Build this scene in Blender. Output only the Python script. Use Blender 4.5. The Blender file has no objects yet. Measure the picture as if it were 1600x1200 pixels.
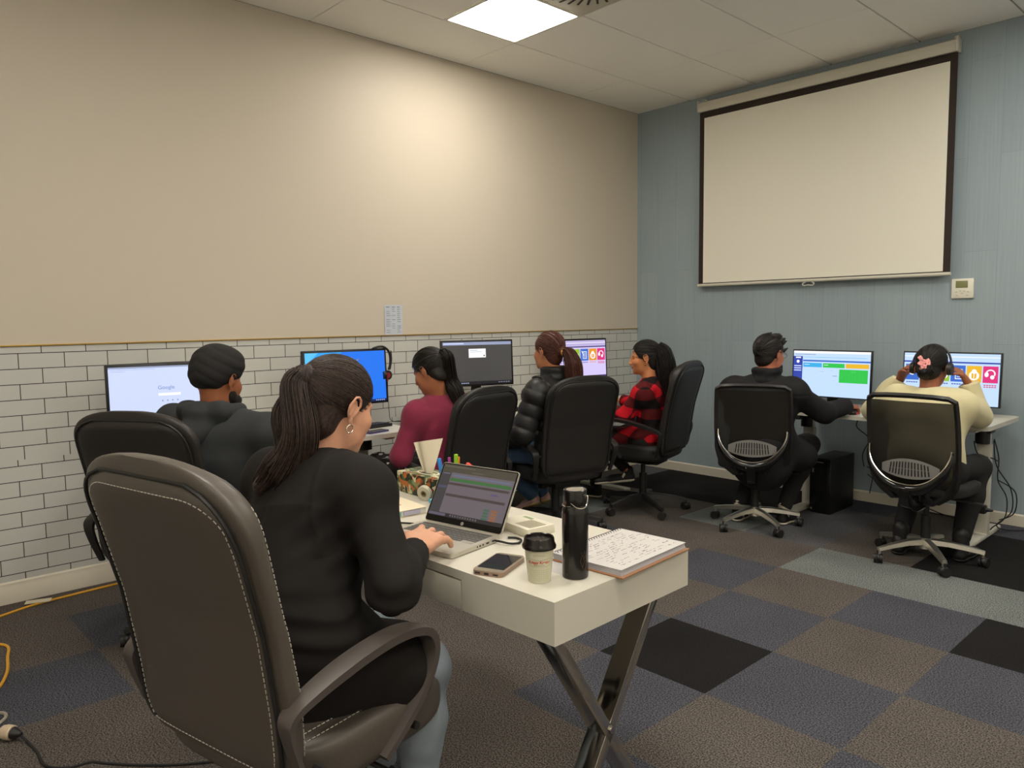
import bpy, bmesh, math, random
import numpy as np
from mathutils import Vector, Matrix
PI = math.pi
COL = bpy.context.scene.collection
SC = bpy.context.scene
V = Vector

# ------------------------------------------------------------------ materials
def lin(c):
    r = []
    for v in c[:3]:
        v = v / 255.0
        r.append(v / 12.92 if v <= 0.04045 else ((v + 0.055) / 1.055) ** 2.4)
    return (r[0], r[1], r[2], 1.0)
_M = {}
def mat(name, color=(128, 128, 128), rough=.5, metal=0.0, spec=.5, emit=None, es=0.0, alpha=1.0, noise=None, bump=None, coat=0.0, sheen=0.0, trans=0.0, ior=1.45):
    """noise=(scale, amount, detail) varies the colour; bump=(scale, strength, distance)."""
    if name in _M: return _M[name]
    m = bpy.data.materials.new(name); m.use_nodes = True
    nt = m.node_tree; b = nt.nodes['Principled BSDF']
    b.inputs['Base Color'].default_value = lin(color)
    b.inputs['Roughness'].default_value = rough
    b.inputs['Metallic'].default_value = metal
    b.inputs['Specular IOR Level'].default_value = spec
    b.inputs['Alpha'].default_value = alpha
    b.inputs['Coat Weight'].default_value = coat
    b.inputs['Sheen Weight'].default_value = sheen
    b.inputs['Transmission Weight'].default_value = trans
    b.inputs['IOR'].default_value = ior
    if emit is not None:
        b.inputs['Emission Color'].default_value = lin(emit)
        b.inputs['Emission Strength'].default_value = es
    tc = None
    if noise or bump:
        tc = nt.nodes.new('ShaderNodeTexCoord')
    if noise:
        n = nt.nodes.new('ShaderNodeTexNoise'); n.inputs['Scale'].default_value = noise[0]
        n.inputs['Detail'].default_value = noise[2] if len(noise) > 2 else 3
        nt.links.new(tc.outputs['Object'], n.inputs['Vector'])
        mx = nt.nodes.new('ShaderNodeMix'); mx.data_type = 'RGBA'
        c = lin(color)
        mx.inputs['A'].default_value = tuple(max(0, x * (1 - noise[1])) for x in c[:3]) + (1,)
        mx.inputs['B'].default_value = tuple(min(1, x * (1 + noise[1])) for x in c[:3]) + (1,)
        nt.links.new(n.outputs['Fac'], mx.inputs['Factor'])
        nt.links.new(mx.outputs['Result'], b.inputs['Base Color'])
    if bump:
        n2 = nt.nodes.new('ShaderNodeTexNoise'); n2.inputs['Scale'].default_value = bump[0]
        n2.inputs['Detail'].default_value = 3
        nt.links.new(tc.outputs['Object'], n2.inputs['Vector'])
        bp = nt.nodes.new('ShaderNodeBump'); bp.inputs['Strength'].default_value = bump[1]
        bp.inputs['Distance'].default_value = bump[2] if len(bump) > 2 else .002
        nt.links.new(n2.outputs['Fac'], bp.inputs['Height'])
        nt.links.new(bp.outputs['Normal'], b.inputs['Normal'])
    _M[name] = m
    return m
def N(m, kind, **kw):
    n = m.node_tree.nodes.new(kind)
    for k, v in kw.items():
        if hasattr(n, k): setattr(n, k, v)
    return n
def math_node(m, op, a, b=None):
    n = m.node_tree.nodes.new('ShaderNodeMath'); n.operation = op
    for i, x in enumerate((a, b)):
        if x is None: continue
        if isinstance(x, (int, float)): n.inputs[i].default_value = x
        else: m.node_tree.links.new(x, n.inputs[i])
    return n.outputs[0]

# ------------------------------------------------------------------ scene objects
def thing(name, label, cat, loc=(0, 0, 0), rz=0.0, group=None):
    o = bpy.data.objects.new(name, None); COL.objects.link(o)
    o.empty_display_size = .1
    o.location = loc; o.rotation_euler = (0, 0, rz)
    tag(o, label, cat, group)
    return o
def tag(o, label=None, cat=None, group=None, kind=None):
    if label: o['label'] = label
    if cat: o['category'] = cat
    if group: o['group'] = group
    if kind: o['kind'] = kind
    return o
def copy_tree(o, parent=None):
    c = o.copy(); COL.objects.link(c)
    if parent: c.parent = parent
    for ch in list(o.children): copy_tree(ch, c)
    return c

class MB:
    """Collects shapes into one bmesh; build() links them as one mesh object."""
    def __init__(s):
        s.bm = bmesh.new(); s.mi = 0
    def m(s, i): s.mi = i; return s
    def _face(s, vs):
        try:
            f = s.bm.faces.new(vs); f.material_index = s.mi; f.smooth = True; return f
        except ValueError: return None
    def box(s, c, size, R=None, bev=0.0, seg=2):
        t = bmesh.new()
        bmesh.ops.create_cube(t, size=1.0)
        for v in t.verts: v.co = V((v.co.x * size[0], v.co.y * size[1], v.co.z * size[2]))
        if bev > 0:
            bmesh.ops.bevel(t, geom=list(t.edges), offset=bev, segments=seg, profile=.5, affect='EDGES')
        Mx = Matrix.Translation(V(c))
        if R is not None: Mx = Mx @ (R.to_4x4() if len(R) == 3 else R)
        s.merge(t, Mx); return s
    def merge(s, t, Mx=None):
        mp = {}
        for v in t.verts: mp[v] = s.bm.verts.new(Mx @ v.co if Mx is not None else v.co)
        for f in t.faces:
            s._face([mp[v] for v in f.verts])
        t.free()
    def ring(s, pts): return [s.bm.verts.new(p) for p in pts]
    def loft(s, rings, closed=True, cap0=True, cap1=True, loop=False):
        rs = [s.ring(r) for r in rings]; n = len(rs[0])
        pairs = list(zip(rs[:-1], rs[1:]))
        if loop: pairs.append((rs[-1], rs[0]))
        for a, b in pairs:
            for i in range(n if closed else n - 1):
                j = (i + 1) % n
                s._face((a[i], a[j], b[j], b[i]))
        if not loop:
            if cap0 and closed: s._face(list(reversed(rs[0])))
            if cap1 and closed: s._face(rs[-1])
        return s
    def lathe(s, prof, n=32, o=(0, 0, 0), Mx=None, cap0=True, cap1=True):
        o = V(o); rings = []
        for r, z in prof:
            ring = []
            for i in range(n):
                a = 2 * PI * i / n
                p = V((r * math.cos(a), r * math.sin(a), z))
                if Mx is not None: p = Mx @ p
                ring.append(p + o)
            rings.append(ring)
        return s.loft(rings, cap0=cap0, cap1=cap1)
    def cyl(s, a, b, r0, r1=None, n=20):
        return s.tube([a, b], [r0, r0 if r1 is None else r1], n)
    def tube(s, pts, r, n=10, cap=True, prof=None, up=None, loop=False):
        """Sweep a circle (or a 2-D profile) along points, parallel transported."""
        P = [V(p) for p in pts]; k = len(P)
        if not isinstance(r, (list, tuple)): r = [r] * k
        T = []
        for i in range(k):
            if loop: d = P[(i + 1) % k] - P[i - 1]
            else: d = P[min(i + 1, k - 1)] - P[max(i - 1, 0)]
            T.append(d.normalized() if d.length > 1e-9 else V((0, 0, 1)))
        u = V(up) if up else (V((0, 0, 1)) if abs(T[0].z) < .9 else V((1, 0, 0)))
        rings = []
        for i in range(k):
            if up: u = V(up)
            u = (u - T[i] * u.dot(T[i]))
            u = u.normalized() if u.length > 1e-6 else T[i].orthogonal().normalized()
            w = T[i].cross(u)
            if prof: ring = [P[i] + (w * a + u * b) * r[i] for a, b in prof]
            else: ring = [P[i] + (w * math.cos(2 * PI * j / n) + u * math.sin(2 * PI * j / n)) * r[i] for j in range(n)]
            rings.append(ring)
        return s.loft(rings, cap0=cap, cap1=cap, loop=loop)
    def sph(s, c, r, n=16, sc=(1, 1, 1), R=None):
        prof = [(max(1e-4, math.sin(PI * i / (n // 2))), -math.cos(PI * i / (n // 2))) for i in range(n // 2 + 1)]
        Mx = Matrix.Diagonal((r * sc[0], r * sc[1], r * sc[2]))
        if R is not None: Mx = R @ Mx
        return s.lathe(prof, n, c, Mx)
    def prism(s, poly, h, Mx=None):
        """2-D outline (x, y) given thickness h along z."""
        Mx = Mx if Mx is not None else Matrix.Identity(4)
        a = s.ring([Mx @ V((x, y, 0)) for x, y in poly]); b = s.ring([Mx @ V((x, y, h)) for x, y in poly])
        n = len(poly)
        s._face(list(reversed(a))); s._face(b)
        for i in range(n): s._face((a[i], a[(i + 1) % n], b[(i + 1) % n], b[i]))
        return s
    def quad(s, a, b, c, d):
        return s._face([s.bm.verts.new(V(p)) for p in (a, b, c, d)])
    def sheet(s, f, nu, nv):
        g = [[s.bm.verts.new(V(f(i / nu, j / nv))) for j in range(nv + 1)] for i in range(nu + 1)]
        for i in range(nu):
            for j in range(nv): s._face((g[i][j], g[i + 1][j], g[i + 1][j + 1], g[i][j + 1]))
        return s
    def build(s, name, mats, parent=None, angle=35, fixn=True, loc=None):
        if fixn: bmesh.ops.recalc_face_normals(s.bm, faces=s.bm.faces)
        me = bpy.data.meshes.new(name); s.bm.to_mesh(me); s.bm.free()
        for m in (mats if isinstance(mats, (list, tuple)) else [mats]): me.materials.append(m)
        me.set_sharp_from_angle(angle=math.radians(angle))
        o = bpy.data.objects.new(name, me); COL.objects.link(o)
        if parent: o.parent = parent
        if loc: o.location = loc
        return o
def rotz(a): return Matrix.Rotation(a, 3, 'Z')
def rotx(a): return Matrix.Rotation(a, 3, 'X')
def roty(a): return Matrix.Rotation(a, 3, 'Y')
def spline(pts, k=8, loop=False):
    """Catmull-Rom through points."""
    P = [V(p) for p in pts]; out = []; n = len(P)
    rng = range(n if loop else n - 1)
    for i in rng:
        if loop: a, b, c, d = P[i - 1], P[i], P[(i + 1) % n], P[(i + 2) % n]
        else: a, b, c, d = P[max(i - 1, 0)], P[i], P[i + 1], P[min(i + 2, n - 1)]
        for j in range(k):
            t = j / k
            out.append(.5 * ((2 * b) + (c - a) * t + (2 * a - 5 * b + 4 * c - d) * t * t + (3 * b - a - 3 * c + d) * t ** 3))
    if not loop: out.append(P[-1])
    return out
def rrect(w, h, r, n=6):
    """Rounded rectangle outline centred on the origin."""
    o = []
    for cx, cy, a0 in ((w / 2 - r, h / 2 - r, 0), (-w / 2 + r, h / 2 - r, PI / 2), (-w / 2 + r, -h / 2 + r, PI), (w / 2 - r, -h / 2 + r, 1.5 * PI)):
        for i in range(n + 1):
            a = a0 + PI / 2 * i / n
            o.append((cx + r * math.cos(a), cy + r * math.sin(a)))
    return o
def text_mesh(name, body, size, m, Mx, parent=None, extrude=.0002, align='CENTER', shear=0.0, bold=0.0):
    cu = bpy.data.curves.new(name, 'FONT'); cu.body = body; cu.size = size; cu.extrude = extrude
    cu.align_x = align; cu.align_y = 'CENTER'; cu.shear = shear; cu.offset = bold
    t = bpy.data.objects.new(name + '_curve', cu); COL.objects.link(t)
    bpy.context.view_layer.update()
    me = bpy.data.meshes.new_from_object(t.evaluated_get(bpy.context.evaluated_depsgraph_get()))
    bpy.data.objects.remove(t); bpy.data.curves.remove(cu)
    me.transform(Mx); me.materials.clear(); me.materials.append(m); me.name = name
    o = bpy.data.objects.new(name, me); COL.objects.link(o)
    if parent: o.parent = parent
    return o

# ------------------------------------------------------------------ smooth solids (signed distance -> surface net)
class Sdf:
    def __init__(s): s.pr = []
    def cone(s, a, b, ra, rb=None, k=.02, flat=None, clip=None, op='+'):
        """Round cone; flat=(axis, ratio): radius along axis is ratio x the radius elsewhere."""
        rb = ra if rb is None else rb
        s.pr.append(('c', np.array(a, float), np.array(b, float), ra, rb, k, flat, clip, op)); return s
    def chain(s, pts, rs, k=.02, flat=None, clip=None):
        for i in range(len(pts) - 1): s.cone(pts[i], pts[i + 1], rs[i], rs[i + 1], k, flat, clip)
        return s
    def ell(s, c, r, R=None, k=.02, op='+', clip=None):
        s.pr.append(('e', np.array(c, float), np.array(r, float), np.eye(3) if R is None else np.array(R, float), None, k, None, clip, op)); return s
    def bx(s, c, half, R=None, rr=.01, k=.01, op='+', clip=None):
        s.pr.append(('b', np.array(c, float), np.array(half, float), np.eye(3) if R is None else np.array(R, float), rr, k, None, clip, op)); return s
    def field(s, h):
        lo = np.full(3, 1e9); hi = -lo
        bb = []
        for p in s.pr:
            k = p[5]; mg = k + 3 * h + .004
            if p[0] == 'c':
                r = max(p[3], p[4]) * max(1, p[6][1] if p[6] else 1)
                a = np.minimum(p[1], p[2]) - r - mg; b = np.maximum(p[1], p[2]) + r + mg
            elif p[0] == 'e':
                e = np.abs(p[3]) @ p[2]; a = p[1] - e - mg; b = p[1] + e + mg
            else:
                e = np.abs(p[3]) @ (p[2] + p[4]); a = p[1] - e - mg; b = p[1] + e + mg
            bb.append((a, b))
            if p[8] == '+': lo = np.minimum(lo, a); hi = np.maximum(hi, b)
        n = np.ceil((hi - lo) / h).astype(int) + 2
        F = np.full(n, .08, np.float32)
        ax = [lo[i] + h * np.arange(n[i]) for i in range(3)]
        for p, (a, b) in zip(s.pr, bb):
            i0 = np.clip(np.floor((a - lo) / h).astype(int), 0, n); i1 = np.clip(np.ceil((b - lo) / h).astype(int) + 1, 0, n)
            if np.any(i1 <= i0): continue
            X = ax[0][i0[0]:i1[0]][:, None, None].astype(np.float32); Y = ax[1][i0[1]:i1[1]][None, :, None].astype(np.float32); Z = ax[2][i0[2]:i1[2]][None, None, :].astype(np.float32)
            if p[0] == 'c':
                A, B, ra, rb = p[1], p[2], p[3], p[4]; ba = B - A; L = max(1e-9, ba @ ba)
                qx, qy, qz = X - A[0], Y - A[1], Z - A[2]
                t = np.clip((qx * ba[0] + qy * ba[1] + qz * ba[2]) / L, 0, 1)
                qx = qx - t * ba[0]; qy = qy - t * ba[1]; qz = qz - t * ba[2]
                d2 = qx * qx + qy * qy + qz * qz
                if p[6]:
                    w = np.array(p[6][0], float); w = w / np.linalg.norm(w); f = p[6][1]
                    qw = qx * w[0] + qy * w[1] + qz * w[2]
                    d2 = d2 - qw * qw + qw * qw / (f * f)
                d = np.sqrt(d2) - (ra + t * (rb - ra))
                if p[6] and p[6][1] < 1: d = d * min(1.0, .4 + .6 * p[6][1])
            else:
                Rm = p[3]; qx, qy, qz = X - p[1][0], Y - p[1][1], Z - p[1][2]
                u = [qx * Rm[0, i] + qy * Rm[1, i] + qz * Rm[2, i] for i in range(3)]
                if p[0] == 'e':
                    r = p[2]
                    k0 = np.sqrt((u[0] / r[0]) ** 2 + (u[1] / r[1]) ** 2 + (u[2] / r[2]) ** 2)
                    k1 = np.sqrt((u[0] / r[0] ** 2) ** 2 + (u[1] / r[1] ** 2) ** 2 + (u[2] / r[2] ** 2) ** 2)
                    d = k0 * (k0 - 1) / np.maximum(k1, 1e-6)
                else:
                    q = [np.abs(u[i]) - p[2][i] for i in range(3)]
                    d = np.sqrt(np.maximum(q[0], 0) ** 2 + np.maximum(q[1], 0) ** 2 + np.maximum(q[2], 0) ** 2) + np.minimum(np.maximum(q[0], np.maximum(q[1], q[2])), 0) - p[4]
            if p[7]:
                for cp, cn in p[7]:
                    d = np.maximum(d, (X - cp[0]) * cn[0] + (Y - cp[1]) * cn[1] + (Z - cp[2]) * cn[2])
            sl = (slice(i0[0], i1[0]), slice(i0[1], i1[1]), slice(i0[2], i1[2])); k = p[5]
            f = F[sl]
            if p[8] == '+':
                hh = np.maximum(k - np.abs(f - d), 0) / k
                F[sl] = np.minimum(f, d) - hh * hh * k * .25
            else:
                hh = np.maximum(k - np.abs(f + d), 0) / k
                F[sl] = np.maximum(f, -d) + hh * hh * k * .25
        return F, lo, ax
    def mesh(s, name, h, mats, parent=None, disp=None, matfn=None, smooth=1, inv=None):
        F, lo, ax = s.field(h)
        if disp is not None:
            idx = np.nonzero(np.abs(F) < .035)
            P = np.stack([ax[i][idx[i]] for i in range(3)], 1)
            F[idx] += disp(P).astype(np.float32)
        Vv, Q = surface_net(F, lo, h)
        for _ in range(smooth): Vv = relax(Vv, Q)
        mi = matfn(Vv[Q].mean(1)) if matfn is not None else None
        if inv is not None:
            iv = np.array(inv); Vv = Vv @ iv[:3, :3].T + iv[:3, 3]
        return np_mesh(name, Vv, Q, mats, parent, mi)
def surface_net(F, lo, h):
    S = F < 0
    n = S.shape
    c = np.zeros(tuple(x - 1 for x in n), np.int8)
    for dx in (0, 1):
        for dy in (0, 1):
            for dz in (0, 1): c += S[dx:n[0] - 1 + dx, dy:n[1] - 1 + dy, dz:n[2] - 1 + dz]
    idx = np.nonzero((c > 0) & (c < 8)); M = len(idx[0])
    ids = np.full(c.shape, -1, np.int32); ids[idx] = np.arange(M)
    cor = [(dx, dy, dz) for dx in (0, 1) for dy in (0, 1) for dz in (0, 1)]
    val = np.stack([F[idx[0] + d[0], idx[1] + d[1], idx[2] + d[2]] for d in cor], 1)
    acc = np.zeros((M, 3)); cnt = np.zeros(M)
    for i in range(8):
        for j in range(i + 1, 8):
            df = [abs(cor[i][q] - cor[j][q]) for q in range(3)]
            if sum(df) != 1: continue
            a, b = val[:, i], val[:, j]; x = (a < 0) != (b < 0)
            t = np.where(x, a / np.where(np.abs(a - b) < 1e-12, 1, a - b), 0)
            pi, pj = np.array(cor[i], float), np.array(cor[j], float)
            pt = pi + t[:, None] * (pj - pi)
            acc += pt * x[:, None]; cnt += x
    P = lo + h * (np.stack(idx, 1) + acc / np.maximum(cnt, 1)[:, None])
    quads = []
    for axis in range(3):
        o1, o2 = (axis + 1) % 3, (axis + 2) % 3
        sl0 = [slice(None)] * 3; sl1 = [slice(None)] * 3
        sl0[axis] = slice(0, n[axis] - 1); sl1[axis] = slice(1, n[axis])
        ch = S[tuple(sl0)] != S[tuple(sl1)]
        e = np.stack(np.nonzero(ch), 1)
        ok = (e[:, o1] > 0) & (e[:, o2] > 0) & (e[:, o1] < n[o1] - 1) & (e[:, o2] < n[o2] - 1)
        e = e[ok]
        ins = S[e[:, 0], e[:, 1], e[:, 2]]
        def cell(d1, d2):
            g = e.copy(); g[:, o1] += d1; g[:, o2] += d2
            return ids[g[:, 0], g[:, 1], g[:, 2]]
        q = np.stack([cell(-1, -1), cell(0, -1), cell(0, 0), cell(-1, 0)], 1)
        q[~ins] = q[~ins][:, ::-1]
        quads.append(q[(q >= 0).all(1)])
    return P, np.concatenate(quads)
def relax(Vv, Q, f=.5):
    acc = np.zeros_like(Vv); cnt = np.zeros(len(Vv))
    for i in range(4):
        for j in (1, 3):
            np.add.at(acc, Q[:, i], Vv[Q[:, (i + j) % 4]]); np.add.at(cnt, Q[:, i], 1)
    return Vv * (1 - f) + f * acc / np.maximum(cnt, 1)[:, None]
def np_mesh(name, Vv, Q, mats, parent=None, mi=None, smooth=True):
    me = bpy.data.meshes.new(name)
    me.vertices.add(len(Vv)); me.vertices.foreach_set('co', Vv.astype(np.float32).ravel())
    k = Q.shape[1]
    me.loops.add(Q.size); me.loops.foreach_set('vertex_index', Q.astype(np.int32).ravel())
    me.polygons.add(len(Q)); me.polygons.foreach_set('loop_start', np.arange(0, Q.size, k, dtype=np.int32))
    for m in (mats if isinstance(mats, (list, tuple)) else [mats]): me.materials.append(m)
    me.update(calc_edges=True); me.validate()
    if mi is not None and len(me.polygons) == len(Q): me.polygons.foreach_set('material_index', mi.astype(np.int32))
    me.polygons.foreach_set('use_smooth', [smooth] * len(me.polygons))
    me.update()
    o = bpy.data.objects.new(name, me); COL.objects.link(o)
    if parent: o.parent = parent
    return o
# ------------------------------------------------------------------ camera
CAM = (4.3666, -5.656, 1.3721); FPX = 1183.3
Rrow = ((0.68166327, 0.73157408, -0.01159955), (0.05476204, -0.06682229, -0.99626096), (-0.72961381, 0.67847929, -0.08561278))
cd = bpy.data.cameras.new('camera'); cam = bpy.data.objects.new('camera', cd); COL.objects.link(cam)
cd.sensor_width = 36.0; cd.lens = FPX / 1600 * 36.0; cd.clip_start = .05
r0, r1, r2 = (V(r) for r in Rrow)
cam.matrix_world = Matrix(((r0.x, -r1.x, -r2.x, CAM[0]), (r0.y, -r1.y, -r2.y, CAM[1]), (r0.z, -r1.z, -r2.z, CAM[2]), (0, 0, 0, 1)))
SC.camera = cam
SC.view_settings.view_transform = 'Standard'; SC.view_settings.look = 'None'
SC.view_settings.gamma = 1.0; SC.view_settings.use_curve_mapping = False
SC.view_settings.exposure = 0.64
w = bpy.data.worlds.new('world'); SC.world = w; w.use_nodes = True
w.node_tree.nodes['Background'].inputs[0].default_value = (.02, .02, .02, 1)

# ------------------------------------------------------------------ the setting
H = 3.209; RX0, RX1, RY0, RY1 = 0.0, 6.4, -8.2, 0.0
TZ = 1.2665
# carpet tiles, 0.5 m: B brown, N navy, K black, L light grey, S slate
def carpet(name, c, c2, sc=190):
    m = mat(name, c, rough=.97, spec=.08)
    nt = m.node_tree; b = nt.nodes['Principled BSDF']
    tc = N(m, 'ShaderNodeTexCoord')
    n = N(m, 'ShaderNodeTexNoise'); n.inputs['Scale'].default_value = sc; n.inputs['Detail'].default_value = 2
    n2 = N(m, 'ShaderNodeTexNoise'); n2.inputs['Scale'].default_value = 3; n2.inputs['Detail'].default_value = 4
    nt.links.new(tc.outputs['Object'], n.inputs['Vector']); nt.links.new(tc.outputs['Object'], n2.inputs['Vector'])
    r = N(m, 'ShaderNodeValToRGB'); r.color_ramp.elements[0].position = .4; r.color_ramp.elements[1].position = .6
    r.color_ramp.elements[0].color = lin(c); r.color_ramp.elements[1].color = lin(c2)
    nt.links.new(n.outputs['Fac'], r.inputs['Fac'])
    mx = N(m, 'ShaderNodeMix'); mx.data_type = 'RGBA'; mx.blend_type = 'MULTIPLY'; mx.inputs['Factor'].default_value = .35
    nt.links.new(r.outputs['Color'], mx.inputs['A']); nt.links.new(n2.outputs['Fac'], mx.inputs['B'])
    mm = N(m, 'ShaderNodeMix'); mm.data_type = 'RGBA'
    nt.links.new(mx.outputs['Result'], b.inputs['Base Color'])
    bp = N(m, 'ShaderNodeBump'); bp.inputs['Strength'].default_value = .35; bp.inputs['Distance'].default_value = .002
    nt.links.new(n.outputs['Fac'], bp.inputs['Height']); nt.links.new(bp.outputs['Normal'], b.inputs['Normal'])
    return m
CARPET = [carpet('carpet_brown', (60, 56, 53), (120, 112, 105)), carpet('carpet_navy', (52, 52, 57), (100, 100, 108)),
          carpet('carpet_black', (30, 29, 29), (44, 42, 41)), carpet('carpet_light', (78, 82, 81), (150, 154, 150)),
          carpet('carpet_slate', (60, 60, 63), (116, 115, 117))]
TX, TY = 2.3899, -2.3397
TILE = {(-1, 0): 'N', (0, 0): 'B', (1, 0): 'N', (2, 0): 'K', (3, 0): 'B', (-1, -1): 'B', (0, -1): 'N', (1, -1): 'B', (2, -1): 'N', (3, -1): 'B',
        (0, -2): 'K', (1, -2): 'N', (2, -2): 'B', (-1, -2): 'N', (0, -3): 'N', (1, -3): 'B', (2, -3): 'N', (-1, -3): 'B', (0, -4): 'B', (1, -4): 'N',
        (0, 1): 'L', (1, 1): 'L', (2, 1): 'L', (3, 1): 'L', (-1, 1): 'B', (-2, 1): 'B', (-2, 0): 'B', (0, 2): 'B', (1, 2): 'K', (2, 2): 'K', (3, 2): 'K',
        (-1, 2): 'S', (-2, 2): 'L', (-3, 2): 'B', (-3, 1): 'B', (-4, 1): 'L', (-4, 2): 'B', (-3, 3): 'K', (-4, 3): 'K', (-2, 3): 'K', (-1, 3): 'S', (0, 3): 'B', (1, 3): 'K',
        (-3, 4): 'K', (-4, 4): 'K', (-2, 4): 'K', (-5, 2): 'S', (-5, -5): 'B', (-4, -5): 'N', (-5, -6): 'B', (-4, -6): 'B', (-3, -6): 'N', (-2, -6): 'B', (-1, -6): 'B', (-3, -5): 'B', (-2, -5): 'B', (-5, -4): 'B', (-4, -7): 'N', (-3, -7): 'B', (-2, -3): 'B', (-2, -4): 'B', (-1, -4): 'B', (-1, -5): 'B', (-2, -2): 'B'}
rnd = random.Random(5)
fl = MB()
ix0 = int(math.floor((RX0 - TX) / .5)); ix1 = int(math.ceil((RX1 - TX) / .5)); iy0 = int(math.floor((RY0 - TY) / .5)); iy1 = int(math.ceil((RY1 - TY) / .5))
for i in range(ix0, ix1):
    for j in range(iy0, iy1):
        x0, x1 = max(RX0, TX + .5 * i), min(RX1, TX + .5 * i + .5); y0, y1 = max(RY0, TY + .5 * j), min(RY1, TY + .5 * j + .5)
        if x1 - x0 < 1e-4 or y1 - y0 < 1e-4: continue
        k = TILE.get((i, j)) or ('B' if (i + j) % 2 == 0 else rnd.choice('NNS'))
        fl.m('BNKLS'.index(k)); fl.quad((x0, y0, 0), (x1, y0, 0), (x1, y1, 0), (x0, y1, 0))
o = fl.build('floor', CARPET, fixn=False); tag(o, kind='structure')

def plane_obj(name, a, b, c, d, m):
    mb = MB(); mb.quad(a, b, c, d); o = mb.build(name, m, fixn=False); tag(o, kind='structure'); return o
# left wall: beige paint above, brick-tile paper below
m_beige = mat('beige_paint', (203, 192, 174), rough=.55, spec=.35, bump=(300, .08, .001))
m_tile = mat('white_tile_paper', (180, 178, 170), rough=.42, spec=.4)
nt = m_tile.node_tree; bs = nt.nodes['Principled BSDF']
geo = N(m_tile, 'ShaderNodeNewGeometry'); sp = N(m_tile, 'ShaderNodeSeparateXYZ'); nt.links.new(geo.outputs['Position'], sp.inputs[0])
cb = N(m_tile, 'ShaderNodeCombineXYZ')
seam = math_node(m_tile, 'LESS_THAN', sp.outputs['Z'], .706)
zz = math_node(m_tile, 'ADD', math_node(m_tile, 'ADD', sp.outputs['Z'], -1.231 + .0763 * 40), math_node(m_tile, 'MULTIPLY', seam, .022))
yy = math_node(m_tile, 'ADD', math_node(m_tile, 'ADD', sp.outputs['Y'], 4.9 + 20), math_node(m_tile, 'MULTIPLY', seam, .03))
nt.links.new(yy, cb.inputs[0]); nt.links.new(zz, cb.inputs[1])
br = N(m_tile, 'ShaderNodeTexBrick'); nt.links.new(cb.outputs[0], br.inputs['Vector'])
br.inputs['Scale'].default_value = 1.0; br.inputs['Brick Width'].default_value = .2; br.inputs['Row Height'].default_value = .0763
br.inputs['Mortar Size'].default_value = .0021; br.inputs['Mortar Smooth'].default_value = .1
br.inputs['Color1'].default_value = lin((200, 199, 192)); br.inputs['Color2'].default_value = lin((196, 195, 188)); br.inputs['Mortar'].default_value = lin((44, 38, 34))
nt.links.new(br.outputs['Color'], bs.inputs['Base Color'])
lw = MB()
lw.m(0).quad((0, RY0, TZ), (0, RY1, TZ), (0, RY1, H), (0, RY0, H)); lw.m(1).quad((0, RY0, 0), (0, RY1, 0), (0, RY1, TZ), (0, RY0, TZ))
o = lw.build('wall_left', [m_beige, m_tile], fixn=False); tag(o, kind='structure')
tr = MB(); tr.box((.004, (RY0 + RY1) / 2, TZ + .003), (.008, RY1 - RY0, .007), bev=.001)
tag(tr.build('trim_1', mat('gold_trim', (176, 140, 62), rough=.35, metal=.6)), kind='structure')
# blue end wall: painted boards behind the paper, faint vertical seams
m_blue = mat('blue_wall', (128, 146, 154), rough=.6, spec=.3)
nt = m_blue.node_tree; bs = nt.nodes['Principled BSDF']
geo = N(m_blue, 'ShaderNodeNewGeometry'); sp = N(m_blue, 'ShaderNodeSeparateXYZ'); nt.links.new(geo.outputs['Position'], sp.inputs[0])
mp = N(m_blue, 'ShaderNodeMapping'); mp.inputs['Scale'].default_value = (90, 1, 2.2); nt.links.new(geo.outputs['Position'], mp.inputs['Vector'])
n = N(m_blue, 'ShaderNodeTexNoise'); n.inputs['Scale'].default_value = 1.0; n.inputs['Detail'].default_value = 5; nt.links.new(mp.outputs[0], n.inputs['Vector'])
rp = N(m_blue, 'ShaderNodeValToRGB'); rp.color_ramp.elements[0].position = .3; rp.color_ramp.elements[1].position = .72
rp.color_ramp.elements[0].color = lin((150, 164, 170)); rp.color_ramp.elements[1].color = lin((158, 171, 175))
nt.links.new(n.outputs['Fac'], rp.inputs['Fac'])
cb = N(m_blue, 'ShaderNodeCombineXYZ')
nt.links.new(math_node(m_blue, 'ADD', sp.outputs['Z'], 10.42), cb.inputs[0]); nt.links.new(math_node(m_blue, 'ADD', sp.outputs['X'], 10.03), cb.inputs[1])
br = N(m_blue, 'ShaderNodeTexBrick'); nt.links.new(cb.outputs[0], br.inputs['Vector'])
br.inputs['Scale'].default_value = 1.0; br.inputs['Brick Width'].default_value = 1.22; br.inputs['Row Height'].default_value = .19
br.inputs['Mortar Size'].default_value = .002; br.inputs['Mortar Smooth'].default_value = .6
br.inputs['Color1'].default_value = (1, 1, 1, 1); br.inputs['Color2'].default_value = (.93, .94, .95, 1); br.inputs['Mortar'].default_value = (.8, .82, .84, 1)
mx = N(m_blue, 'ShaderNodeMix'); mx.data_type = 'RGBA'; mx.blend_type = 'MULTIPLY'; mx.inputs['Factor'].default_value = 1
nt.links.new(rp.outputs['Color'], mx.inputs['A']); nt.links.new(br.outputs['Color'], mx.inputs['B']); nt.links.new(mx.outputs['Result'], bs.inputs['Base Color'])
plane_obj('wall_back', (RX0, 0, 0), (RX1, 0, 0), (RX1, 0, H), (RX0, 0, H), m_blue)
m_plain = mat('plain_wall', (244, 240, 230), rough=.7)
plane_obj('wall_right', (RX1, RY0, 0), (RX1, RY1, 0), (RX1, RY1, H), (RX1, RY0, H), m_plain)
plane_obj('wall_front', (RX0, RY0, 0), (RX1, RY0, 0), (RX1, RY0, H), (RX0, RY0, H), m_plain)
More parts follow.
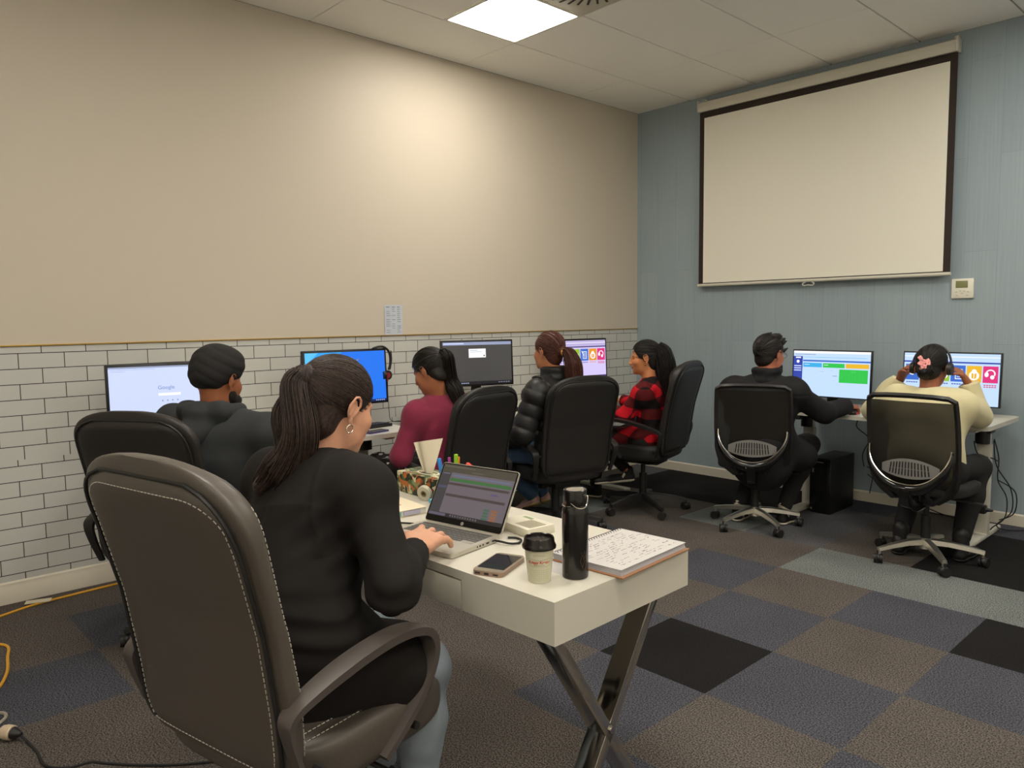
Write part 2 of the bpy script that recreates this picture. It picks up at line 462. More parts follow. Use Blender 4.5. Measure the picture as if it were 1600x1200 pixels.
m_skirt = mat('skirting_white', (214, 206, 188), rough=.45)
sk = MB(); sk.prism([(0, 0), (.014, 0), (.014, .072), (.008, .082), (.008, .1), (0, .108)], RY1 - RY0, Matrix(((1, 0, 0, 0), (0, 0, 1, RY0), (0, 1, 0, 0), (0, 0, 0, 1))))
tag(sk.build('baseboard_left', m_skirt), kind='structure')
sk = MB(); sk.prism([(0, 0), (-.014, 0), (-.014, .07), (-.006, .078), (0, .078)], RX1 - RX0, Matrix(((0, 0, 1, RX0), (1, 0, 0, 0), (0, 1, 0, 0), (0, 0, 0, 1))))
tag(sk.build('baseboard_back', m_skirt), kind='structure')
# suspended ceiling: recessed boards in a grid
CX0, CSX, CY0, CSY = .558, .608, -.848, 1.208
m_board = mat('ceiling_board', (246, 243, 236), rough=.85, spec=.2, bump=(500, .15, .001))
m_tbar = mat('ceiling_grid_white', (196, 190, 174), rough=.5)
ce = MB()
lx = [CX0 + CSX * k for k in range(-1, 11)]; ly = [CY0 + CSY * k for k in range(-7, 2)]
lx = [x for x in lx if RX0 < x < RX1]; ly = [y for y in ly if RY0 < y < RY1]
ce.m(1).quad((RX0, RY0, H + .012), (RX0, RY1, H + .012), (RX1, RY1, H + .012), (RX1, RY0, H + .012))
xs = [RX0] + lx + [RX1]; ys = [RY0] + ly + [RY1]
HALF = [(0, -2)]
def board(x0, x1, y0, y1):
    ce.m(0).box(((x0 + x1) / 2, (y0 + y1) / 2, H + .005), (x1 - x0 - .009, y1 - y0 - .004, .012), bev=.0025, seg=1)
LIGHTS = [(.558, -2.66), (.558, -5.68), (.558 + 4 * .608, -2.66), (.558 + 2 * .608, -5.076), (.558 + 4 * .608, -7.492), (.558 + 5 * .608, -1.452), (.558 + 8 * .608, -3.868), (.558 + 8 * .608, -6.284), (.558 + 5 * .608, -5.076)]
VENT = (.558 + .608, -2.056 - .604)
HOLES = [(x + .3, y + .3) for x, y in LIGHTS + [VENT]]
for a, b in zip(xs[:-1], xs[1:]):
    for c, d in zip(ys[:-1], ys[1:]):
        if any(a < hx < b and c < hy < d for hx, hy in HOLES):
            board(a, b, c, (c + d) / 2)
        else: board(a, b, c, d)
tag(ce.build('ceiling', [m_board, m_tbar]), kind='structure')

# ceiling light panels: third onward are unseen, added to brighten the room
m_panel = mat('light_panel', (255, 255, 255), emit=(255, 249, 238), es=18.0)
m_frame = mat('light_frame', (226, 222, 210), rough=.4)
def ceiling_light(x, y, label):
    t = thing('ceiling_light', label, 'light', (x + .304, y + .302, H - .002), 0, 'ceiling light panels')
    f = MB()
    for sx, sy, ww, hh in ((-.29, 0, .018, .598), (.29, 0, .018, .598), (0, -.29, .562, .018), (0, .29, .562, .018)):
        f.box((sx, sy, .004), (ww, hh, .012), bev=.0015)
    f.build('frame', m_frame, t)
    d = MB(); d.box((0, 0, .008), (.566, .566, .004)); d.build('diffuser', m_panel, t)
    return t
for L, lab in zip(LIGHTS, ('square ceiling light panel glowing white next to the round air vent',
                           'square ceiling light panel by the beige wall, at the end away from the projector screen',
                           'unseen square ceiling light added for brightness over the carpet midway between screen and white desk',
                           'unseen square ceiling light added for brightness above the seated woman in the black blazer',
                           'unseen square ceiling light added for brightness, farthest from the projector screen, mid-room',
                           'unseen square ceiling light added to brighten the nearby blue wall and projector screen',
                           'unseen square ceiling light added for brightness, farthest from the beige wall, nearer the screen',
                           'unseen square ceiling light added for brightness, farthest from the beige wall, at the rear of the room',
                           'unseen square ceiling light added for brightness beyond the right end of the white desk, over bare carpet')):
    ceiling_light(*L, lab)
# round swirl vent
t = thing('air_vent', 'round swirl air vent set in the ceiling beside the light panel', 'vent', (VENT[0] + .304, VENT[1] + .302, H - .002))
p = MB(); p.box((0, 0, .005), (.596, .59, .008), bev=.002); p.build('vent_plate', mat('vent_white', (198, 192, 176), rough=.5), t)
p = MB()
for k in range(28):
    a = 2 * PI * k / 28
    Rm = rotz(a + .22)
    p.box(V((.215 * math.cos(a), .215 * math.sin(a), .0005)), (.095, .014, .004), Rm)
p.build('vent_slots', mat('vent_dark', (70, 62, 50), rough=.8), t)

# projector screen on the blue wall
t = thing('projector_screen', 'white pull-down projector screen with black border on the blue wall', 'screen', (1.668, 0, 0))
c = MB(); cx = [(-.042, 0), (-.038, .03), (-.012, .042), (.012, .042), (.034, .026), (.04, -.02), (.03, -.036), (-.03, -.04), (-.042, -.02)]
c.prism([(a, b) for a, b in cx], 1.93, Matrix(((0, 0, 1, -.965), (1, 0, 0, -.062), (0, 1, 0, 3.105), (0, 0, 0, 1))))
m_case = mat('screen_case_white', (206, 202, 186), rough=.4)
c.build('case', m_case, t)
for s in (-1, 1):
    e = MB(); e.box((s * .97, -.058, 3.11), (.014, .088, .094), bev=.006); e.box((s * .95, -.02, 3.165), (.03, .03, .03), bev=.004); e.build('end_cap', m_case, t)
b = MB(); b.box((0, -.062, 2.36), (1.94, .002, 1.42)); b.build('black_border', mat('screen_black', (44, 34, 26), rough=.7), t)
b = MB(); b.box((.0, -.064, 2.336), (1.852, .002, 1.36)); b.build('projection_surface', mat('screen_fabric', (234, 230, 214), rough=.9, spec=.1), t)
b = MB(); b.tube([(-.975, -.062, 1.637), (.975, -.062, 1.637)], .0125, 12); b.build('bottom_bar', m_case, t)
b = MB(); b.tube(spline([(-.02, -.064, 1.628), (-.045, -.07, 1.612), (-.03, -.072, 1.598), (0, -.072, 1.603), (.03, -.072, 1.598), (.045, -.07, 1.612), (.02, -.064, 1.628)], 5), .0045, 8); b.build('pull_handle', mat('screen_handle', (196, 196, 186), rough=.4), t)

# thermostat
t = thing('thermostat', 'white wall thermostat with small display beside the projector screen', 'thermostat', (2.702, 0, 1.5385))
b = MB(); b.box((0, -.009, 0), (.132, .018, .13), bev=.005); b.build('housing', mat('thermostat_white', (226, 222, 205), rough=.4), t)
b = MB(); b.box((-.004, -.0185, .028), (.072, .003, .046), bev=.001); b.build('display', mat('lcd_green', (128, 128, 84), rough=.25), t)
for bx_, bz in ((-.035, -.022), (-.012, -.016), (.012, -.016), (.035, -.022), (0, -.032), (-.03, -.045), (.03, -.045)):
    b = MB(); b.box((bx_, -.0185, bz), (.012, .003, .005), bev=.001); b.build('button', mat('button_grey', (178, 174, 160), rough=.5), t)

# notice on the tiled wall
t = thing('wall_notice', 'narrow white printed notice stuck on the beige wall above the tiles', 'paper', (.002, -2.7, 1.374))
b = MB(); b.sheet(lambda u, v: (.001 + .0012 * (abs(u - .5) * 2) ** 3, -.073 + .146 * u, -.103 + .206 * v), 8, 8)
b.build('sheet', mat('notice_paper', (196, 202, 212), rough=.7), t)
b = MB(); rn = random.Random(3)
for r in range(13):
    z = .086 - r * .0142
    for (y0, y1) in ((-.06, -.02), (-.012, .022), (.03, .062)):
        if r and rn.random() < .25: continue
        b.quad((.0032, y0, z), (.0032, y0 + (y1 - y0) * rn.uniform(.5, 1), z), (.0032, y0 + (y1 - y0) * rn.uniform(.5, 1), z + (.005 if r == 0 else .003)), (.0032, y0, z + (.005 if r == 0 else .003)))
b.build('printing', mat('print_grey', (128, 130, 128), rough=.8), t, fixn=False)
# ------------------------------------------------------------------ materials for furniture
m_leather = mat('brown_black_leather', (80, 73, 65), rough=.42, spec=.5, bump=(160, .25, .0015))
m_leather2 = mat('black_leather', (38, 36, 34), rough=.45, spec=.5, bump=(160, .25, .0015))
m_blackp = mat('black_plastic', (34, 32, 31), rough=.45)
m_greyp = mat('arm_plastic', (78, 71, 66), rough=.42)
m_stitch = mat('white_stitching', (186, 180, 168), rough=.8)
m_alu = mat('polished_aluminium', (190, 186, 176), rough=.28, metal=.9)
m_chrome = mat('chrome', (205, 200, 190), rough=.12, metal=1.0)
m_white_desk = mat('white_lacquer', (204, 199, 184), rough=.32, spec=.5)
m_white_metal = mat('white_painted_metal', (214, 210, 196), rough=.4)
m_cable = mat('black_cable', (26, 25, 25), rough=.6)
m_black_gloss = mat('black_gloss', (20, 19, 19), rough=.15)

def interp(tab, t):
    for (a, va), (b, vb) in zip(tab[:-1], tab[1:]):
        if t <= b:
            k = (t - a) / (b - a); k = k * k * (3 - 2 * k) if False else k
            return va + (vb - va) * k
    return tab[-1][1]
BW = [(0, .21), (.03, .24), (.1, .256), (.3, .261), (.5, .264), (.7, .268), (1, .268)]
BY = [(0, -.232), (.25, -.248), (.5, -.272), (.75, -.312), (1, -.362)]
BZ = [(0, .44), (1, 1.075)]
BF = [(0, .03), (.1, .05), (.3, .062), (.55, .045), (.75, .05), (.88, .066), (.96, .055), (1, .016)]
BR = [(0, .012), (.08, .022), (.5, .026), (.9, .034), (.97, .026), (1, .01)]
def bw(q):
    w = smoothed(BW, q)
    return w * max(.02, 1 - (max(0, q - .76) / .243) ** 2.7) ** (1 / 2.7)
def back_ring(t, w, f, r, n=44, p=3.2):
    yc, z = interp(BY, t), interp(BZ, t); o = []
    for i in range(n):
        a = 2 * PI * i / n; c, s = math.cos(a), math.sin(a)
        x = w * math.copysign(abs(c) ** (2 / p), c); y = math.copysign(abs(s) ** (2 / p), s)
        o.append(V((x, yc + y * (f if s > 0 else r), z - .02 * (y if t > .5 else 0) * 0)))
    return o
def smoothed(tab, t, d=.03):
    return (interp(tab, max(0, t - d)) + interp(tab, t) * 2 + interp(tab, min(1, t + d))) / 4
def stitch(mb, pts, dash=.0075, gap=.0045, r=.00105):
    P = [V(p) for p in pts]; cum = [0.0]
    for a, b in zip(P[:-1], P[1:]): cum.append(cum[-1] + (b - a).length)
    def at(d):
        for i in range(len(P) - 1):
            if d <= cum[i + 1]:
                L = cum[i + 1] - cum[i]
                return P[i].lerp(P[i + 1], (d - cum[i]) / L if L > 1e-9 else 0)
        return P[-1]
    for k in range(int(cum[-1] / (dash + gap))):
        d = k * (dash + gap); mb.tube([at(d), at(d + dash)], r, 5)
def caster(parent, x, y, a, m):
    c = MB()
    R = rotz(a)
    for s in (-1, 1):
        c.cyl(V((x, y, .027)) + R @ V((0, s * .006, 0)), V((x, y, .027)) + R @ V((0, s * .024, 0)), .027, n=20)
    c.sph((x, y, .034), .03, 14, (1, .75, .75), R)
    c.cyl((x, y, .04), (x, y, .075), .008, n=10)
    return c.build('caster', m, parent)
def star_base(t, m, alu=False, a0=0.0):
    b = MB()
    for k in range(5):
        a = a0 + 2 * PI * k / 5; d = V((math.cos(a), math.sin(a), 0))
        if alu:
            pts = [d * .02 + V((0, 0, .115)), d * .12 + V((0, 0, .112)), d * .22 + V((0, 0, .098)), d * .305 + V((0, 0, .082))]
            b.tube(pts, [.027, .024, .02, .016], prof=[(-1, -.6), (-.75, .5), (-.3, .75), (.3, .75), (.75, .5), (1, -.6)], up=(0, 0, 1))
            b.cyl(d * .298 + V((0, 0, .09)), d * .298 + V((0, 0, .055)), .0115, n=12)
        else:
            pts = [d * .02 + V((0, 0, .1)), d * .12 + V((0, 0, .098)), d * .22 + V((0, 0, .086)), d * .3 + V((0, 0, .07))]
            b.tube(pts, [.029, .026, .021, .017], prof=[(-1, -.7), (-.8, .4), (-.35, .8), (.35, .8), (.8, .4), (1, -.7)], up=(0, 0, 1))
    b.cyl((0, 0, .075), (0, 0, .135 if alu else .125), .045, .034, n=24)
    b.build('star_base', m, t)
    for k in range(5):
        a = a0 + 2 * PI * k / 5
        caster(t, .303 * math.cos(a), .303 * math.sin(a), a + 1.1 + k, m_blackp)
    c = MB(); c.cyl((0, 0, .12), (0, 0, .27), .027, n=20); c.cyl((0, 0, .27), (0, 0, .37), .016, n=16)
    c.build('gas_column', m_blackp, t)

def leather_chair(label, loc, rz, ml, mstitch=None, dz=0.0, a0=0.0, marm=None, arm=None, group='high-back leather office chairs'):
    t = thing('office_chair', label, 'chair', loc, rz, group)
    star_base(t, m_blackp, False, a0)
    up = []
    c = MB(); c.box((0, -.02, .37), (.2, .26, .045), bev=.012); c.box((0, .0, .392), (.34, .3, .02), bev=.004)
    up.append(c.build('tilt_mechanism', m_blackp, t))
    c = MB(); c.cyl((.09, .0, .37), (.255, .03, .345), .006, n=8); c.cyl((.235, .027, .35), (.285, .035, .338), .011, n=10)
    up.append(c.build('height_lever', m_blackp, t))
    c = MB(); c.cyl((0, .15, .36), (0, .15, .29), .026, .03, n=18); up.append(c.build('tension_knob', m_blackp, t))
    # seat cushion
    s = MB(); rings = []
    for i in range(13):
        v = i / 12; zz = .395 + .115 * v
        e = math.sqrt(max(0.0, 1 - (2 * v - 1) ** 4)); k = .86 + .14 * e
        ring = []
        for j in range(48):
            a = 2 * PI * j / 48; cc, ss = math.cos(a), math.sin(a)
            x = .262 * k * math.copysign(abs(cc) ** .5, cc); y = .01 + .25 * k * math.copysign(abs(ss) ** .5, ss)
            ring.append((x, y, zz - (.03 * max(0, (y - .12) / .14) ** 2 if v > .4 else 0) - (.008 if v > .95 else 0)))
        rings.append(ring)
    s.loft(rings); seat = s.build('seat', ml, t, angle=60); up.append(seat)
    # backrest cushion and rear panel
    b = MB(); rings = []
    for i in range(41):
        q = 1 - (1 - i / 40) ** 1.35; rings.append(back_ring(q, bw(q), smoothed(BF, q), smoothed(BR, q) * .75))
    b.loft(rings); back = b.build('backrest', ml, t, angle=60); up.append(back)
    h = MB(); rings = []
    for i in range(17):
        v = i / 16; q = .74 + .235 * v; e = math.sqrt(max(.02, 1 - (2 * v - 1) ** 2))
        rings.append(back_ring(q, max(.05, bw(q) - .035) * (.9 + .1 * e), smoothed(BF, q) + .034 * e, .004, p=2.6))
    h.loft(rings); h.build('headrest_cushion', ml, back, angle=60)
    pn = MB(); rings = []
    def pw(q): return min(bw(q) - .026, (smoothed(BW, q) - .026) * max(.02, 1 - (max(0, q - .72) / .24) ** 3.2) ** (1 / 3.2))
    for i in range(37):
        v = i / 36; q = .025 + .915 * v; e = min(1.0, min(v, 1 - v) / .035); e = math.sqrt(max(.05, 1 - (1 - e) ** 2))
        rings.append(back_ring(q, pw(q) * (.965 + .035 * e), .0, smoothed(BR, q) * .75 + .011 * e, p=4.2))
    pn.loft(rings); pnl = pn.build('rear_panel', ml, t, angle=50); up.append(pnl)
    pp = MB()
    outl = [(-1, .03 + .915 * i / 40) for i in range(41)] + [(-1 + 2 * j / 14, .9452) for j in range(1, 14)] + [(1, .945 - .915 * i / 40) for i in range(41)]
    pts = []
    for sx, q in outl:
        x = sx * (pw(q) + .003); r = smoothed(BR, q) * .75
        pts.append(V((x, interp(BY, q) - r * .96 - .001, interp(BZ, q))))
    pp.tube(pts, .0042, 6); pp.build('piping', m_blackp, pnl)
    if mstitch:
        st = MB(); pts = []
        side = [(pw(.05 + .75 * i / 40) - .013, .05 + .75 * i / 40) for i in range(41)]
        x8 = side[-1][0]; side += [(x8 - .1 * (1 - math.cos(PI / 2 * j / 10)), .8 + .105 * math.sin(PI / 2 * j / 10)) for j in range(1, 11)]
        xe = side[-1][0]
        for x, q in [(-x, q) for x, q in side] + [(xe * k / 5, .905) for k in range(-4, 5)] + side[::-1] + [(side[0][0] * k / 10, .043) for k in range(9, -11, -1)]:
            w = max(abs(x) + .004, pw(q))
            y = interp(BY, q) - (smoothed(BR, q) * .75 + .011) * (max(0, 1 - min(1, abs(x / w)) ** 4.2)) ** (1 / 4.2) - .0012
            pts.append((x, y, interp(BZ, q)))
        stitch(st, pts); st.build('stitching', mstitch, pnl)
        for sx in (-1, 1):
            st = MB(); pts = []
            for i in range(50):
                q = .1 + .8 * i / 49; w = bw(q); f = smoothed(BF, q); x = w * .965
                y = f * (max(0, 1 - .965 ** 3.2)) ** (1 / 3.2)
                pts.append((sx * (x + .0015), interp(BY, q) + y, interp(BZ, q)))
            stitch(st, pts); st.build('stitching', mstitch, back)
        for sx in (-1, 1):
            for xx in (.186, .212): st = MB(); stitch(st, [(sx * xx, -.2 + .4 * i / 20, .5035 - .03 * max(0, (-.2 + .4 * i / 20 - .12) / .14) ** 2) for i in range(21)]); st.build('stitching', mstitch, seat)
    for sx in (-1, 1):
        a = MB()
        pts = spline([(sx * .285, -.205, .44), (sx * .296, -.232, .52), (sx * .302, -.246, .585), (sx * .304, -.225, .615), (sx * .305, -.13, .645), (sx * .305, 0, .672), (sx * .303, .1, .68),
                      (sx * .302, .165, .668), (sx * .30, .2, .63), (sx * .296, .185, .565), (sx * .29, .13, .49), (sx * .283, .04, .42)] if not arm else [(sx * x, y, z) for x, y, z in arm], 7)
        k = len(pts); rr = [.5 + .5 * min(1, i / (k * .33)) if i < k * .33 else 1.0 - .25 * max(0, (i / k - .55) / .45) for i in range(k)]
        a.tube(pts, rr, prof=[(-.027, -.008), (-.022, .012), (-.008, .016), (.008, .016), (.022, .012), (.027, -.008), (.02, -.013), (-.02, -.013)] if False else
               [(-.008, -.026), (.01, -.025), (.015, -.012), (.016, 0), (.015, .012), (.01, .025), (-.008, .026), (-.012, 0)], up=(1, 0, 0))
        up.append(a.build('armrest', marm or m_blackp, t, angle=45))
        for y, z in ((-.19, .47), (.07, .445)):
            bx0 = .248 if arm else .285; bo = MB(); bo.cyl((sx * bx0, y, z), (sx * (bx0 + .033), y, z), .009, n=10); up.append(bo.build('arm_bolt', m_blackp, t))
    for o in up: o.location.z += dz
    return t

# ------------------------------------------------------------------ mesh-back task chair
m_mesh = mat('chair_mesh', (40, 37, 32), rough=.8, spec=.2, alpha=.93, bump=(900, .3, .001))
m_lumbar = mat('lumbar_grey', (126, 124, 120), rough=.5)
MW = [(0, .11), (.06, .17), (.15, .212), (.3, .236), (.55, .24), (.8, .238), (1, .232)]
MY = [(0, -.2), (.2, -.235), (.45, -.262), (.7, -.283), (1, -.318)]
MZ = [(0, .405), (1, .965)]
def mesh_chair(label, loc, rz, a0):
    t = thing('task_chair', label, 'chair', loc, rz, 'mesh-back task chairs')
    star_base(t, m_alu, True, a0)
    c = MB(); c.box((0, -.02, .385), (.19, .28, .06), bev=.015); c.box((0, -.15, .41), (.09, .14, .05), bev=.015); c.build('tilt_mechanism', m_blackp, t)
    c = MB(); c.cyl((.08, .02, .38), (.25, .05, .37), .006, n=8); c.box((.26, .05, .37), (.05, .025, .01), bev=.004); c.build('height_lever', m_blackp, t)
    s = MB(); rings = []
    for i in range(11):
        v = i / 10; e = math.sqrt(max(0, 1 - (2 * v - 1) ** 4)); k = .9 + .1 * e; ring = []
        for j in range(44):
            a = 2 * PI * j / 44; cc, ss = math.cos(a), math.sin(a)
            x = .25 * k * math.copysign(abs(cc) ** .55, cc); y = .02 + .24 * k * math.copysign(abs(ss) ** .55, ss)
            ring.append((x, y, .418 + .065 * v - .025 * max(0, (y - .12) / .14) ** 2))
        rings.append(ring)
    s.loft(rings); s.build('seat', mat('seat_fabric', (30, 29, 28), rough=.9, bump=(600, .3, .001)), t, angle=60)
    # mesh panel with frame
    def pt(q, u, off=0.0):
        w = smoothed(MW, q); return V((w * u, interp(MY, q) + .03 * (1 - u * u) * -1 * 0 + .022 * u * u + off, interp(MZ, q)))
    b = MB(); b.sheet(lambda u, v: pt(.02 + .97 * v, (u * 2 - 1) * .97), 16, 30); b.build('mesh_back', m_mesh, t, fixn=False)
    f = MB()
    left = [pt(q / 30, -1) for q in range(31)]; right = [pt(q / 30, 1) for q in range(30, -1, -1)]
    top = [V((-.2, -.31, .984)), V((-.12, -.318, .99)), V((0, -.32, .992)), V((.12, -.318, .99)), V((.2, -.31, .984))]
    bot = [pt(0, u) + V((0, 0, -.006 * (1 - u * u))) for u in (.6, .2, -.2, -.6)]
    ring = left + top + right + bot
    k = len(ring); rr = []
    for p in ring: rr.append(1.0 + (1.1 if p.z < .62 and abs(p.x) > .1 else 0) * max(0, (.62 - p.z) / .2))
    f.tube(ring, rr, prof=[(.009, .012), (-.009, .012), (-.012, 0), (-.009, -.012), (.009, -.012), (.012, 0)], loop=True)
    f.build('back_frame', m_blackp, t)
    # slotted lumbar plate
    def lp(u, v, off=0.0):
        x = .155 * u; hh = .056 * (1 - .62 * u * u)
        return V((x, -.292 + .02 * u * u + off, .575 + .006 * (1 - u * u) + hh * v))
    l = MB(); l.sheet(lambda a, c: lp(a * 2 - 1, c * 2 - 1, -.002), 24, 6); l.sheet(lambda a, c: lp(a * 2 - 1, c * 2 - 1, .004), 24, 6)
    pl = l.build('lumbar_plate', m_lumbar, t, fixn=False)
    l = MB()
    for i in range(13):
        u = (i - 6) / 6 * .66
        for v0, v1 in ((-.7, -.04), (.04, .7)):
            a, c = lp(u * (1 - .06 * v0), v0, -.0032), lp(u * (1 - .06 * v1), v1, -.0032)
            l.tube([a, c], .0036, 6)
    l.build('slots', mat('slot_dark', (34, 32, 30), rough=.8), pl)
    # yoke
    for sx in (-1, 1):
        y = MB(); pts = spline([(sx * .222, -.29, .69), (sx * .218, -.302, .64), (sx * .19, -.318, .575), (sx * .13, -.325, .51), (sx * .065, -.32, .475), (0, -.31, .462)], 6)
        k = len(pts); y.tube(pts, [.011 + .024 * (i / k) ** 1.2 for i in range(k)], 12); y.sph(pts[0], .0125, 12)
        yo = y.build('yoke_arm', m_black_gloss, t)
        e = MB(); e.tube([p + V((-sx * .3 * (.008 + .02 * i / k), -.006, .012 + .02 * (i / k))) for i, p in enumerate(pts)], [.0048] * k, 8); e.build('chrome_edge', m_chrome, yo)
        e = MB(); pts = spline([(sx * .225, -.285, .69), (sx * .2, -.3, .57), (sx * .13, -.31, .485), (sx * .095, -.28, .44), (sx * .1, -.2, .395)], 5)
        e.tube(pts, .011, 8); e.build('lower_strut', m_blackp, t)
    y = MB(); y.tube(spline([(0, -.318, .478), (0, -.3, .42), (0, -.22, .38), (0, -.1, .375)], 5), [.05] * 16, prof=[(1, .5), (.6, .7), (-.6, .7), (-1, .5), (-1, -.5), (1, -.5)], up=(0, .3, 1) if False else None)
    sp = y.build('back_spine', m_black_gloss, t)
    l = MB()
    for i in range(7): l.box((-.03 + .01 * i, -.346, .462), (.006, .002, .006))
    l.build('maker_mark', m_lumbar, sp)
    return t

# ------------------------------------------------------------------ white standing desks
def standing_desk(label, loc, rz, L, Dp, legs, zt=.73, foot=.6, group='white standing desks'):
    """Local: length along x, front edge at +y = Dp/2."""
    t = thing('standing_desk', label, 'desk', loc, rz, group)
    top = MB(); top.prism(rrect(L, Dp, .05, 8), .025, Matrix.Translation((0, 0, zt - .025)))
    tp = top.build('desk_top', m_white_desk, t)
    for x in legs:
        l = MB(); l.box((x, -.03, .30), (.075, .05, .56), bev=.004); l.box((x, -.03, .63), (.06, .04, .16), bev=.003)
        l.box((x, 0, .018), (.075, foot, .03), bev=.008); l.box((x, 0, zt - .037), (.06, Dp - .14, .022), bev=.003)
        l.build('leg', m_white_metal, t)
        mo = MB(); mo.cyl((x, .02, zt - .05), (x, .02, zt - .14), .04, n=20); mo.box((x, .0, zt - .062), (.1, .1, .03), bev=.008)
        mo.build('lift_motor', m_blackp, t)
    b = MB(); b.box(((legs[0] + legs[-1]) / 2, -.05, zt - .05), (abs(legs[-1] - legs[0]), .04, .03), bev=.003); b.build('cross_beam', m_white_metal, t)
    return t
# Left row faces the beige wall: local +y points to world +x
LROT = -PI / 2
standing_desk('long white desk on the tiled wall carrying the blue-screen monitor', (.385, -3.765, 0), LROT, 1.47, .73, (-.565, .55))
standing_desk('long white desk on the tiled wall before the puffer-jacket woman', (.385, -1.72, 0), LROT, 1.9, .73, (-.72, .78))
standing_desk('white standing desk against the blue wall under the projector screen', (2.385, -.475, 0), PI, 1.42, .67, (-.6, .5), foot=.6)

# ------------------------------------------------------------------ monitors
m_bezel = mat('monitor_black', (22, 21, 23), rough=.35)
def emis(name, c, s=.68):
    return mat(name, (20, 20, 20), rough=.3, emit=c, es=s)
class Scr:
    """Flat graphics of a lit screen: rectangles in screen units (u right, v down, 0..1)."""
    def __init__(s, w, h): s.w, s.h, s.mb, s.mats, s.z = w, h, MB(), [], 0
    def idx(s, m):
        if m not in s.mats: s.mats.append(m)
        return s.mats.index(m)
    def p(s, u, v): return V((-(u - .5) * s.w, s.z, (.5 - v) * s.h))
    def rect(s, u0, v0, u1, v1, m, lift=1):
        s.mb.m(s.idx(m)); s.z = .00025 * lift
        s.mb.quad(s.p(u0, v0), s.p(u0, v1), s.p(u1, v1), s.p(u1, v0)); return s
    def poly(s, pts, m, lift=2):
        s.mb.m(s.idx(m)); s.z = .00025 * lift
        s.mb._face([s.mb.bm.verts.new(s.p(u, v)) for u, v in pts]); return s
    def disc(s, u, v, r, m, lift=3, a0=0, a1=2 * PI, r2=0.0, sq=1.0):
        s.mb.m(s.idx(m)); s.z = .00025 * lift; k = 18; asp = s.w / s.h
        for i in range(k):
            a, b = a0 + (a1 - a0) * i / k, a0 + (a1 - a0) * (i + 1) / k
            q = [s.p(u + rr * math.cos(x) / asp, v - rr * math.sin(x) * sq) for x, rr in ((a, r2), (a, r), (b, r), (b, r2))]
            if r2 == 0: s.mb._face([s.mb.bm.verts.new(x) for x in (q[0], q[1], q[2])])
            else: s.mb._face([s.mb.bm.verts.new(x) for x in q])
        return s
def monitor(label, loc, rz, zc, paint, w=.545, h=.325, bz=.014, tilt=.05):
    """zc: height of the panel centre above the desk."""
    t = thing('monitor', label, 'monitor', loc, rz, 'desktop monitors')
    R = rotx(tilt)
    c = MB(); c.box((0, -.014, zc), (w, .026, h), R, bev=.004); c.box((0, -.04, zc), (w * .6, .035, h * .6), R, bev=.012)
    body = c.build('housing', m_bezel, t)
    s = MB(); s.box((0, -.045, zc * .5 + .02), (.075, .02, zc), bev=.006); s.build('stand', m_blackp, t)
    s = MB(); s.prism(rrect(.24, .19, .03, 6), .012, Matrix.Translation((0, -.035, .0005))); s.build('stand_base', m_blackp, t)
    sc = Scr(w - 2 * bz, h - 2 * bz); paint(sc)
    o = sc.mb.build('screen', sc.mats, t, fixn=False)
    o.matrix_local = Matrix.Translation((0, .0002, zc)) @ R.to_4x4() @ Matrix.Translation((0, 0, 0))
    lg = MB(); lg.cyl((0, .0, zc - h / 2 + bz / 2), (0, .0008, zc - h / 2 + bz / 2), .0045, n=14); lg.build('logo', mat('logo_silver', (150, 150, 155), rough=.4), body)
    return t
E_white = emis('glow_white', (206, 218, 255)); E_lilac = emis('glow_lilac', (214, 200, 246)); E_sky = emis('glow_sky', (196, 222, 255)); E_dblue = emis('glow_dark_blue', (52, 72, 170))
E_navy = emis('glow_navy', (58, 50, 110)); E_blue = emis('glow_blue', (60, 108, 200)); E_cyan = emis('glow_cyan', (64, 176, 232)); E_green = emis('glow_green', (52, 196, 78))
E_lgreen = emis('glow_light_green', (104, 220, 120)); E_amber = emis('glow_amber', (236, 184, 44)); E_orange = emis('glow_orange', (232, 152, 40)); E_pink = emis('glow_pink', (222, 52, 124))
E_lime = emis('glow_lime', (150, 190, 60)); E_grey = emis('glow_grey', (150, 160, 190)); E_dark = emis('glow_dark_grey', (70, 68, 66)); E_pale = emis('glow_pale', (250, 250, 252)); E_red = emis('glow_red', (220, 60, 110))
def paint_search(s):
    s.rect(0, 0, 1, 1, E_white, 0).rect(0, 0, 1, .028, E_grey, 1).rect(.02, .045, .4, .05, E_grey, 1).rect(.02, .075, .14, .08, E_grey, 1)
    s.rect(.42, .47, .62, .515, E_pale, 1)
    for i in range(4): s.disc(.455 + .045 * i, .6, .014, E_grey, 2)
def paint_desktop(s):
    s.rect(0, 0, 1, 1, emis('glow_desktop_blue', (34, 118, 240)), 0)
    s.poly([(0, 0), (.45, 0), (.2, .35), (0, .5)], emis('glow_desktop_cyan', (52, 164, 244)), 1).poly([(0, .0), (.16, .0), (0, .24)], emis('glow_desktop_pale', (96, 196, 248)), 2)
    s.rect(0, .955, 1, 1, emis('glow_taskbar', (22, 40, 96)), 3)
    for i in range(5): s.rect(.86 + .025 * i, .968, .872 + .025 * i, .985, E_white, 4)
